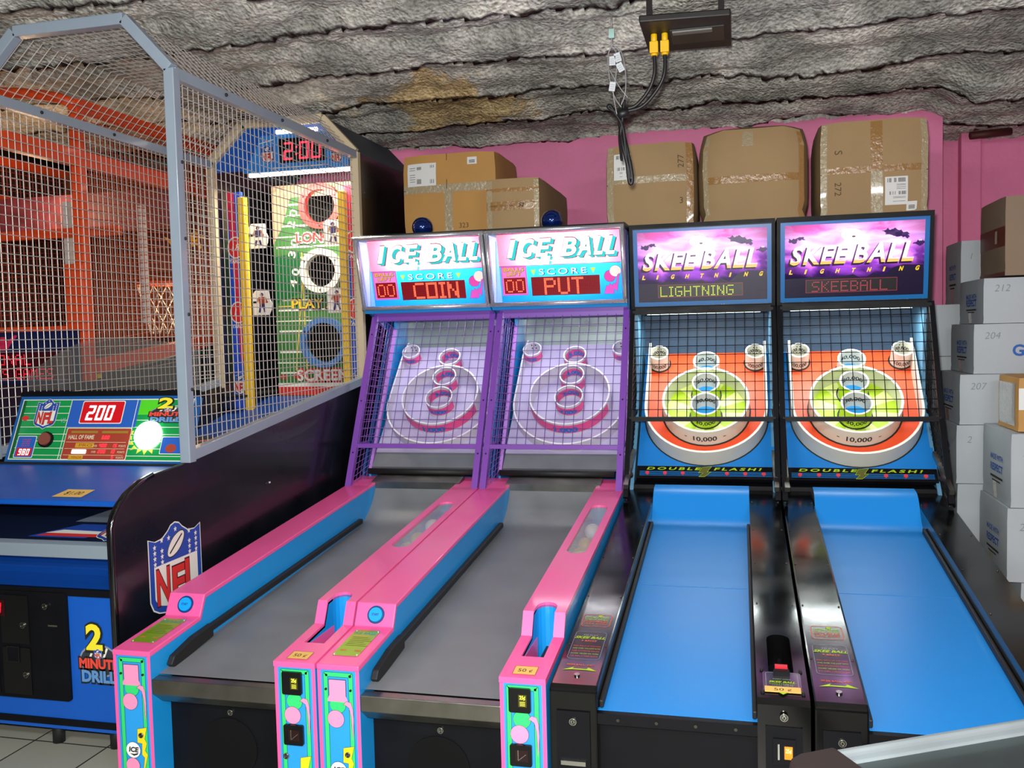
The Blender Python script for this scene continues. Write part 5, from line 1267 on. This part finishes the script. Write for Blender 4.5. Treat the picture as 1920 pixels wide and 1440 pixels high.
# holes are dark tubes set through the board
HL = ((.355, 1.23, .145, .105, 'red', 'target_ring'), (.345, .820, .142, .103, 'white', 'target_ring'), (.350, .360, .162, .127, 'blue', 'target_ring'))
hc = MB()
for X, Y, ro, ri, c, nm in HL: tb.cyl(hc, X, Y, ri, -.1, .1, fgreen, seg=32); tb_ = None
def closed_cyl(mb, X, Y, r):
    seg = 32; vs = [tb.P(X+r*math.cos(2*math.pi*i/seg), Y+r*math.sin(2*math.pi*i/seg), h) for h in (-.1, .1) for i in range(seg)]
    mb.add(vs, [tuple(range(seg-1, -1, -1)), tuple(range(seg, 2*seg))]+[(i, (i+1) % seg, (i+1) % seg+seg, i+seg) for i in range(seg)], fgreen)
hc = MB()
for X, Y, ro, ri, c, nm in HL: closed_cyl(hc, X, Y, ri)
cut(brd, hc)
ringc = {'red': mat('target_red', 'd0403c', .4), 'white': mat('target_white', 'e8e0d0', .4), 'blue': mat('target_blue', '3c6ca8', .4)}
dkt = mat('target_tube_black', '0a0806', .8)
for X, Y, ro, ri, c, nm in HL:
    b = MB(); tb.ring(b, X, Y, ro, ri, .0, .05, ringc[c], ringc[c], ringc[c], seg=40); r_ = b.build(nm, brd)
    b = MB(); tb.ring(b, X, Y, ri+.004, ri, -.25, .0, dkt, dkt, dkt, seg=32); tb.disc(b, X, Y, ri, -.249, dkt, seg=32); b.build('ball_tube', r_)
    for a in range(3):
        q = math.radians(30+a*120); b = MB(); tb.cyl(b, X+(ro+ri)/2*math.cos(q), Y+(ro+ri)/2*math.sin(q), .006, .05, .054, rubber, seg=8); b.build('screw', r_)
def tb_line(mb, xa, ya, xb, yb):
    segs = [(xa, xb)]
    for X, Y, ro, ri, c, nm in HL:
        dy = abs((ya+yb)/2-Y)
        if dy < ro:
            hw = math.sqrt(ro*ro-dy*dy); out = []
            for p, q in segs:
                if X-hw > p: out.append((p, min(q, X-hw)))
                if X+hw < q: out.append((max(p, X+hw), q))
            segs = out
    for p, q in segs:
        if q-p > .005: tb.rect(mb, p, ya, q, yb, .0012, offw)
gl = mat('gold_line_print', 'd8c050', .5)
b = MB(); tb.rect(b, 0, .02, TW, .075, .003, redp); tb.rect(b, 0, .075, TW, .10, .003, offw)
k = 0; y = .16
while y < 1.33:
    tb_line(b, .0 if k % 2 else .02, y, .345 if k % 3 else TW, y+(.008 if k % 2 else .012)); y += .068; k += 1
tb.poly(b, [(0, 1.38), (0, 1.0), (.06, 1.10), (.16, 1.38)], .0016, mat('sky_tan_print', 'b89878', .5)); tb.poly(b, [(0, .62), (.22, .70), (.18, .95), (0, .92)], .0018, fgreend)
for x0_, y0_, x1_, y1_ in ((.20, .78, .13, .18), (.205, .1, .20, .95), (.02, .60, .13, .60), (.30, .50, .20, .38)): tb.line(b, x0_, y0_, x1_, y1_, .007, .002, gl)
for i in range(26):
    if not any(math.hypot(.2275-X, .12+i*.045-Y) < ro+.01 for X, Y, ro, ri, c, nm in HL): tb.rect(b, .215, .12+i*.045, .24, .125+i*.045, .0022, offw)
for i, t in enumerate(('4 0', '3 0', '2 0')): tb.text(b, t, .15, .72+i*.19, .05, .0024, offw, rot=math.radians(75), width=.12, bold=.02)
tb.disc(b, .04, .14, .028, .0024, brn, ry=.018); tb.disc(b, .13, .145, .026, .0024, brn, ry=.017); tb.poly(b, [(.0, 1.30), (TW, 1.30), (TW, 1.38), (0, 1.38)], .0023, mat('crowd_print', 'c8a888', .5, var=.5, vscale=40))
b.build('field_print', brd)
for t, X, Y, s, c1, c2, w in (('LONG BOMB', .16, 1.01, .062, 'off_white_print', 'red_print', .54), ('PLAY ACTION', .115, .585, .062, 'dark_outline_print', 'goal_post_yellow', .62), ('SCREEN PASS', .135, .115, .075, 'red_print', 'off_white_print', .62)):
    b = MB(); tb.text(b, t, X, Y-.003, s, .005, MC[c1], width=w*1.01, bold=.10); tb.text(b, t, X+.004, Y, s*.94, .0062, MC[c2], width=w*.99, bold=.02); b.build('target_lettering', brd)
b = MB(); b.box((NL+.02, 5.03, 1.14), (NC-.345, 6.0, 1.15), dkt); 
b.add([(NC-.345, TY, 1.0), (NC-.345, 6.0, 1.0), (NC-.345, 6.0, 2.5), (NC-.345, TY, 2.5)], [(0, 1, 2, 3)], dkt); b.build('inner_wall', T)
b = MB(); b.add([(NL+.022, 3.26, 1.03), (NR-.022, 3.26, 1.03), (NR-.022, 4.6, .95), (NL+.022, 4.6, .95)], [(0, 1, 2, 3)], mat('dark_floor_net', '15181e', .7))
b.add([(NL+.022, 4.6, .95), (NR-.022, 4.6, .95), (NR-.022, 5.4, 1.12), (NL+.022, 5.4, 1.12)], [(0, 1, 2, 3)], mat('deep_blue_ramp', '18408c', .4)); 
b.add([(NR-.3, 3.7, 1.031), (NR-.03, 3.9, 1.031), (NR-.03, 4.3, 1.02), (NR-.3, 4.0, 1.02)], [(0, 1, 2, 3)], mat('orange_red_ramp', 'e05838', .5)); b.build('return_ramp', T)
# goal posts, striped uprights, badges
for s in (-1, 1):
    X = NC+(-.415 if s < 0 else .37); b = MB(); u = Fr((X-.05, 5.14, 1.04), (1, 0, 0), (0, .0, 1)); u.box(b, 0, 0, .10, 1.36, -.02, 0, mat('upright_blue', '2850c8', .4)); up = b.build('striped_upright', T)
    b = MB(); u.poly(b, [(.0, 1.36), (.05, 1.36), (.075, .35), (.065, .25), (.055, .35)], .001, mat('upright_red', 'd82848', .4)); shield(u, b, .0, .10, .095, .15, .004, True, .0004)
    for Y in (1.02, .62):
        u.disc(b, .05, Y, .055, .003, offw, ry=.068, seg=24); u.disc(b, .052, Y, .050, .0036, mat('badge_red', 'e02830', .4), ry=.060, seg=24); u.text(b, '11' if Y < 1 else '18', .05, Y-.02, .045, .0042, offw, width=.05, al='c', shear=.2); u.text(b, 'YARDS', .05, Y-.095, .022, .0042, offw, width=.09, al='c', bold=.03)
    b.build('badge_print', up)
    X = NC+(-.345 if s < 0 else .315); b = MB(); b.bar((X, 5.12, 1.02), (X, 5.12, 2.36), .045, .045, ylw); gp_ = b.build('goal_post', T, bev=.004)
    for j, z in enumerate((2.13, 1.72)):
        cx_ = NC+(-.265 if s < 0 else .235)+.01*j; pf = Fr((cx_-.065, 5.16, z-.08), (1, 0, 0), (0, 0, 1)); b = MB()
        pf.solid(b, [(.005, 0), (.11, 0), (.125, .03), (.13, .07), (.115, .10), (.11, .15), (.02, .152), (0, .13)], 0, .006, mat('white_card', 'ece8e4', .4)); pc = b.build('player_card', T)
        b = MB(); nvy = mat('player_navy_print', '2c2860', .5); skn = mat('player_tan_print', 'b07850', .5)
        m1, m2 = (nvy, offw) if (j+s) % 2 else (brn, nvy)
        pf.disc(b, .062, .125, .012, .007, nvy); pf.disc(b, .064, .120, .006, .0075, skn); pf.poly(b, [(.038, .11), (.085, .112), (.080, .07), (.046, .066)], .007, m1)
        pf.line(b, .04, .105, .03, .08, .012, .0072, skn); pf.line(b, .084, .108, .096, .085, .012, .0072, skn); pf.poly(b, [(.046, .066), (.080, .07), (.082, .05), (.045, .048)], .0072, m2)
        pf.line(b, .052, .05, .044, .016, .013, .0073, nvy); pf.line(b, .074, .05, .082, .018, .013, .0073, nvy); pf.disc(b, .096, .08, .009, .0076, brn, ry=.006); b.build('player_print', pc)
        b = MB(); b.bar((X, 5.15, z), (cx_, 5.168, z), .012, .012, blkm, side=(0, 0, 1)); b.build('swing_arm', pc)

# ================================================================== ORANGE BASKETBALL CABINET BEHIND
orm = mat('orange_frame_paint', 'd8481c', .4, coat=.2, var=.05)
ord_ = mat('red_orange_wire', 'b04828', .5)
OX, OL, OY, OB = -3.25, -4.70, 4.06, 5.75
T = thing('basketball_machine', 'orange framed basketball game with a netted cage, seen through the grey wire cage', 'arcade game', ((OX+OL)/2, OY, 0))
b = MB(); b.bar((OX, OY, 1.30), (OX, OY, 2.70), .055, .055, orm); b.build('frame_post', T, bev=.004)
b = MB(); b.box((OX-.10, OY-.03, 1.40), (OX+.02, OY+.03, 1.90), orm); b.build('post_sleeve', T, bev=.01)
b = MB(); b.bar((OL, OY, 1.30), (OL, OY, 2.70), .055, .055, orm); b.build('frame_post', T, bev=.004)
b = MB(); pts = [(OX-(OX-OL)*i/16, OY, 2.70+.11*math.sin(math.pi*i/16)**.6 if 0 < i < 16 else 2.70) for i in range(17)]; b.tube(pts, .028, orm, 8); b.build('top_arch', T)
for x in (OX, OL):
    b = MB(); b.bar((x, OY, 2.70), (x, OB, 2.70), .05, .06, orm); b.build('top_rail', T)
    b = MB(); b.bar((x, OY-.5, 2.43), (x, OB, 2.43), .05, .08, orm); b.build('upper_rail', T)
    b = MB(); b.bar((x, OY, 1.365), (x, OB, 1.56), .05, .07, orm); b.build('lower_rail', T)
    b = MB(); mesh_panel(b, (x, OY, 1.40), (x, OB, 1.60), (x, OB, 2.68), (x, OY, 2.68), 44, 28, .0022, ord_); b.build('side_netting', T)
b = MB(); b.bar((OL, OY, 1.56), (OX-.05, OY, 1.56), .04, .05, orm, side=(0, 1, 0)); b.build('cross_bar', T); b = MB(); b.bar((OL, OY+.3, 2.10), (OX, OY+.3, 2.10), .04, .05, orm, side=(0, 1, 0)); b.build('cross_bar', T)
b = MB(); b.box((OL, OY+.9, 2.18), (OX, OY+.93, 2.42), mat('red_crowd_print', '70303c', .6, var=.5, vscale=14)); b.build('header_panel', T)
for x, y in ((-3.62, OY+.35), (-3.30, OY+1.0), (-3.34, OY+.62)):
    b = MB(); b.bar((x, y, 1.6), (x, y, 2.28), .035, .03, mat('white_post_paint', 'c8c0b8', .5)); b.build('white_post', T)
b = MB(); b.box((OL, OB-.05, 0), (OX, OB, 2.7), mat('rear_orange_mesh', '7c3a1c', .7, var=.4, vscale=30)); b.build('rear_panel', T)
b = MB(); bf = Fr((-3.9, OY+1.35, 1.95), (1, 0, 0), (0, 0, 1)); bf.box(b, 0, 0, .62, .46, -.02, 0, mat('backboard_red', '54261c', .5)); bb_ = b.build('backboard', T)
b = MB()
for i in range(18):
    a = i*.7; bf.poly(b, [(.36+.17*math.cos(a), .2+.12*math.sin(a)), (.36+.06*math.cos(a+.4), .2+.05*math.sin(a+.4)), (.36+.10*math.cos(a+.9), .2+.09*math.sin(a+.9))], .001+.0002*i, mat('cat_gold_print', 'd8a020', .5) if i % 2 else mat('cat_black_print', '2c1810', .5))
bf.disc(b, .34, .2, .09, .0008, MC['cat_gold_print']); b.build('backboard_print', bb_)
b = MB(); c = V((-3.55, OY+1.12, 1.86)); b.tube([c+V((.17*math.cos(2*math.pi*i/24), .17*math.sin(2*math.pi*i/24), 0)) for i in range(24)], .010, orm, 8, closed=True); hp = b.build('hoop', T)
b = MB(); cw = mat('net_cord', 'b8b0a0', .8)
for i in range(12):
    for s in (-1, 1):
        pts = [c+V(((.17-.07*k/4)*math.cos(2*math.pi*(i+s*k*.5)/12), (.17-.07*k/4)*math.sin(2*math.pi*(i+s*k*.5)/12), -.08*k)) for k in range(5)]
        for p, q in zip(pts, pts[1:]): b.wire(p, q, .003, cw)
b.build('hoop_net', hp)
b = MB(); b.prism([(OY+.1, 1.30), (OB-.1, 1.52), (OB-.1, 1.0), (OY+.1, .9)], OL+.03, OX-.03, mat('dark_ball_ramp', '24242a', .5, var=.3)); b.build('ball_ramp', T)
b = MB(); b.prism([(OY-.42, 0), (OY-.42, 1.02), (OY-.05, 1.30), (OB, 1.45), (OB, 0)], OL+.0, OX+.02, mat('dark_navy_cabinet', '141a30', .5)); cb = b.build('cabinet', T)
b = MB(); b.box((OX+.02, OY+.1, .6), (OX+.03, OY+1.6, 1.34), mat('dark_grey_side', '26262a', .5)); b.build('side_panel', cb)
# sign with red dot letters
sf = Fr((-4.02, OY-.06, 1.22), (1, 0, 0), (0, 0, 1)); b = MB(); sf.box(b, -.2, -.15, .76, .34, -.02, 0, mat('navy_sign', '141c48', .4)); sg = b.build('sign_board', T)
b = MB(); sf.rect(b, -.19, .088, .72, .240, .001, mat('red_sign_window', '3a0812', .3, emit=.12)); sf.loop(b, [(-.19, .088), (.72, .088), (.72, .240), (-.19, .240)], .005, .002, mat('sign_rim', '8a7480', .5)); sw = b.build('text_window', sg)
b = MB(); dm = mat('sign_led', 'e82838', .5, emit=1.0); dots(sf, b, 'NATIONAL', .084, .172, .0088, .003, dm, r=.44, py=.0080); dots(sf, b, 'SPORTS GAMES', .06, .098, .0080, .003, dm, r=.44, py=.0080); b.build('led_text', sw)
b = MB(); sf.poly(b, [(.27, .245), (.33, .245), (.36, .28), (.40, .32), (.385, .325), (.33, .29), (.325, .315), (.295, .315), (.29, .29), (.25, .325), (.235, .315), (.265, .28)], .002, mat('sign_figure_red', 'd02850', .5)); b.build('figure_print', sg)
b = MB(); sf.rect(b, -.15, -.012, .41, .058, .002, offw); sf.text(b, 'KICK-N-HAUL', -.14, .0, .045, .003, brn, width=.52, bold=.06); sf.rect(b, -.15, -.12, .42, -.07, .002, mat('rose_grey_print', 'a08090', .5)); b.build('name_plate', sg)
b = MB(); sf.poly(b, [(-.2, -.75), (.45, -.75), (.42, -.32), (-.2, -.26)], .02, mat('orange_yellow_panel', 'd08030', .5, var=.4, vscale=6)); sf.poly(b, [(-.2, -.26), (.42, -.32), (.42, -.28), (-.2, -.22)], .021, mat('panel_red_band', 'd84828', .5)); b.build('control_panel_print', sg)
b = MB(); b.prism([(OY+.02, 1.05), (OY+.02, 1.42), (OY+.34, 1.05)], OX-.16, OX-.02, yg); b.prism([(OY+.06, 1.0), (OY+.06, 1.36), (OY+.2, 1.1)], OX-.02, OX+.01, mat('yellow_print', 'f0d818', .5)); b.build('bright_corner_piece', T)
point('game_lamp', (-4.1, 4.7, 2.3), 9, (1, .62, .32), .1, T); point('game_lamp', (-3.5, 5.2, 1.75), 7, (1, .7, .4), .1, T)

# ================================================================== AIR HOCKEY TABLE CORNER
E1 = V((.872, .490, 0)); E2 = V((.490, -.872, 0)); O = V((.062, 1.507, 0)); TZ = .80
T = thing('air_hockey_table', 'corner of a grey game table with a silver rail and brown corner cap, bottom right', 'game table', O+E1*.8+E2*.35)
def L2(x, y): p = O+E1*x+E2*y; return (p.x, p.y)
ln, wd = 1.9, .72; rub = mat('brown_corner_plastic', '241c1a', .55, spec=.3, var=.1)
sil = mat('silver_rail', 'a8b4b8', .28, metal=.7, var=.1, vscale=6)
b = MB(); b.hprism([L2(.05, .05), L2(ln, .05), L2(ln, wd), L2(.05, wd)], .52, .765, mat('dark_table_body', '1c1e22', .5)); b.build('table_body', T)
b = MB(); b.hprism([L2(.05, .015), L2(ln-.05, .015), L2(ln-.05, wd), L2(.05, wd)], .765, .779, mat('grey_green_playfield', '242c2c', .3, var=.2, vscale=9, coat=.2)); b.build('playfield', T)
def rail_seg(nm, a, c, d):
    # cross-section across d: outer bevel, flat top, rounded inner drop
    b = MB(); prof = [(-.004, .76), (-.004, .795), (.0, TZ), (.007, TZ), (.0105, TZ-.003), (.012, TZ-.009), (.0125, TZ-.019), (.017, TZ-.021), (.017, .765), (.02, .76)]
    a, c = O+a, O+c; n = len(prof); vs = [p+d*q+V((0, 0, z)) for p in (a, c) for q, z in prof]
    b.add(vs, [tuple(range(n)), tuple(range(2*n-1, n-1, -1))]+[(i, i+n, (i+1) % n+n, (i+1) % n) for i in range(n)], sil); return b.build(nm, T, bev=.002)
rail_seg('far_rail', E1*.095, E1*ln, E2); rail_seg('end_rail', E2*.11, E2*wd, E1)
b = MB(); pts = [L2(.10, -.006), L2(.10, .10), L2(-.010, .11), L2(-.010, .05), L2(-.004, .026), L2(.010, .008), L2(.034, -.003)]; b.hprism(pts, .75, TZ+.004, rub); b.build('corner_cap', T, bev=.006)
for x in (.12, ln-.15):
    for y in (.12, wd-.1): 
        p = L2(x, y); b = MB(); b.box((p[0]-.04, p[1]-.04, 0), (p[0]+.04, p[1]+.04, .53), blkm); b.build('leg', T)
b = MB(); b.sphere((*L2(.34, .13), .775), .004, chrome, 8, 6); b.build('screw', T)

# ================================================================== CEILING FITTINGS
T = thing('ceiling_junction_box', 'black metal box on the foam ceiling with two yellow cable plugs', 'junction box', (-.2, 4.2, 2.80))
rust = mat('rusty_black_metal', '1c1816', .5, var=.5, vscale=14)
b = MB(); b.add([(-.40, 4.0, 2.80), (-.02, 4.03, 2.80), (-.02, 4.47, 2.80), (-.40, 4.45, 2.80), (-.40, 4.0, 2.83), (-.02, 4.03, 2.83), (-.02, 4.47, 2.83), (-.40, 4.45, 2.83)], [(0, 3, 2, 1), (4, 5, 6, 7), (0, 1, 5, 4), (1, 2, 6, 5), (2, 3, 7, 6), (3, 0, 4, 7)], rust); o = b.build('box_body', T, bev=.006)
for x, y in ((-.36, 4.06), (-.06, 4.08), (-.36, 4.40), (-.06, 4.42)):
    b = MB(); b.box((x-.012, y-.012, 2.83), (x+.012, y+.012, 2.93), rust); b.build('mounting_bracket', T)
b = MB(); b.box((-.28, 4.14, 2.794), (-.05, 4.34, 2.799), mat('worn_grey_plate', '3c3c3a', .35, metal=.5, var=.3)); b.box((-.27, 4.15, 2.788), (-.10, 4.19, 2.795), mat('pale_worn_strip', '7c7c76', .4)); b.build('cover_plate', T)
yp = mat('yellow_plug', 'e8b810', .4)
cab = mat('black_cable', '161616', .45)
for i, x in enumerate((-.352, -.305)):
    b = MB(); b.box((x-.019, 4.16, 2.715), (x+.019, 4.20, 2.765), yp); b.tube([(x, 4.18, 2.765), (x, 4.18, 2.80)], .014, yp, 12); b.tube([(x, 4.18, 2.715), (x, 4.18, 2.705)], .016, yp, 12); b.build('cable_plug', T, bev=.003)
def smooth(pts, n=8):
    out = []; P = [V(p) for p in pts]; P = [P[0]]+P+[P[-1]]
    for i in range(1, len(P)-2):
        for k in range(n):
            t = k/n; p0, p1, p2, p3 = P[i-1:i+3]
            out.append(.5*((2*p1)+(-p0+p2)*t+(2*p0-5*p1+4*p2-p3)*t*t+(-p0+3*p1-3*p2+p3)*t**3))
    out.append(P[-2]); return out
T = thing('hanging_cable_bundle', 'black cables looped and hanging from the ceiling plugs down before the cartons', 'cable', (-.5, 4.2, 2.49))
for k, pts in enumerate(([(-.352, 4.18, 2.71), (-.352, 4.18, 2.63), (-.38, 4.19, 2.56), (-.44, 4.2, 2.50), (-.50, 4.2, 2.485), (-.515, 4.22, 2.44), (-.50, 4.2, 2.33), (-.475, 4.2, 2.22), (-.468, 4.2, 2.18), (-.462, 4.2, 2.19), (-.475, 4.2, 2.28), (-.50, 4.21, 2.40), (-.51, 4.21, 2.46)],
                         [(-.305, 4.18, 2.71), (-.31, 4.18, 2.62), (-.35, 4.19, 2.55), (-.42, 4.2, 2.49), (-.52, 4.2, 2.48), (-.56, 4.2, 2.50), (-.555, 4.2, 2.51), (-.53, 4.2, 2.47), (-.50, 4.2, 2.41), (-.485, 4.2, 2.28), (-.475, 4.2, 2.175), (-.466, 4.2, 2.155), (-.460, 4.2, 2.18), (-.47, 4.2, 2.26)],
                         [(-.50, 4.2, 2.54), (-.505, 4.2, 2.50), (-.50, 4.2, 2.44), (-.52, 4.25, 2.38), (-.53, 4.4, 2.30)], [(-.49, 4.2, 2.53), (-.50, 4.2, 2.45), (-.51, 4.22, 2.36), (-.50, 4.4, 2.28)])):
    b = MB(); b.tube(smooth(pts), .0085 if k < 2 else .007, cab, 8); b.build('cable', T)
b = MB(); b.tube([(-.52, 4.2, 2.46), (-.50, 4.2, 2.47), (-.47, 4.2, 2.475)], .022, cab, 10); b.build('tape_wrap', T)
T = thing('tagged_wire_cluster', 'thin grey wires with white tags hung on a small ceiling hook', 'wire', (-.537, 4.165, 2.80))
wg = mat('grey_thin_wire', 'a0a0a0', .4, metal=.5); wt = mat('white_tag', 'c8ccd0', .5)
b = MB(); b.box((-.549, 4.155, 2.795), (-.525, 4.165, 2.835), mat('pale_green_clip', 'a8ccc4', .4)); b.tube([(-.537, 4.16, 2.83), (-.537, 4.16, 2.92)], .004, wg, 6); b.build('ceiling_hook', T)
for pts in ([(-.537, 4.165, 2.80), (-.54, 4.165, 2.76), (-.555, 4.165, 2.72), (-.55, 4.165, 2.62), (-.53, 4.165, 2.54), (-.50, 4.165, 2.49)], [(-.537, 4.165, 2.80), (-.535, 4.165, 2.76), (-.515, 4.165, 2.72), (-.52, 4.165, 2.64), (-.535, 4.165, 2.56), (-.52, 4.165, 2.46)],
            [(-.54, 4.165, 2.755), (-.50, 4.165, 2.74), (-.48, 4.165, 2.66), (-.48, 4.165, 2.56), (-.50, 4.165, 2.50)], [(-.55, 4.165, 2.66), (-.53, 4.165, 2.62), (-.50, 4.165, 2.57), (-.47, 4.165, 2.53)], [(-.537, 4.165, 2.77), (-.52, 4.165, 2.755), (-.50, 4.165, 2.73)]):
    b = MB(); b.tube(smooth(pts, 6), .0028, wg, 6); b.build('thin_wire', T)
for x, z, r in ((-.535, 2.695, 0), (-.505, 2.705, 15), (-.49, 2.66, 25), (-.54, 2.585, -10)):
    f = Fr((x-.014, 4.16, z-.02), (math.cos(math.radians(r)), 0, math.sin(math.radians(r))), (-math.sin(math.radians(r)), 0, math.cos(math.radians(r)))); b = MB(); f.box(b, 0, 0, .027, .040, 0, .004, wt)
    for k in range(3): f.rect(b, .004, .008+k*.009, .022, .011+k*.009, .0045, MC['grey_print'])
    b.build('white_tag', T)
# rusty pipe stubs where the foam meets the right-hand wall
b = MB(); b.tube([(1.55, 6.85, 2.80), (1.80, 6.9, 2.83)], .022, mat('rusty_red_pipe', '4a1c18', .6), 10); o = b.build('pipe_stub'); tag(o, 'short rusty red pipe poking out of the foam above the right wall', 'pipe')
b = MB(); b.tube([(1.52, 6.80, 2.74), (1.78, 6.85, 2.76)], .026, MC['rusty_red_pipe'], 10); o = b.build('pipe_stub'); tag(o, 'lower rusty red pipe end at the foam edge above the right pink wall', 'pipe')
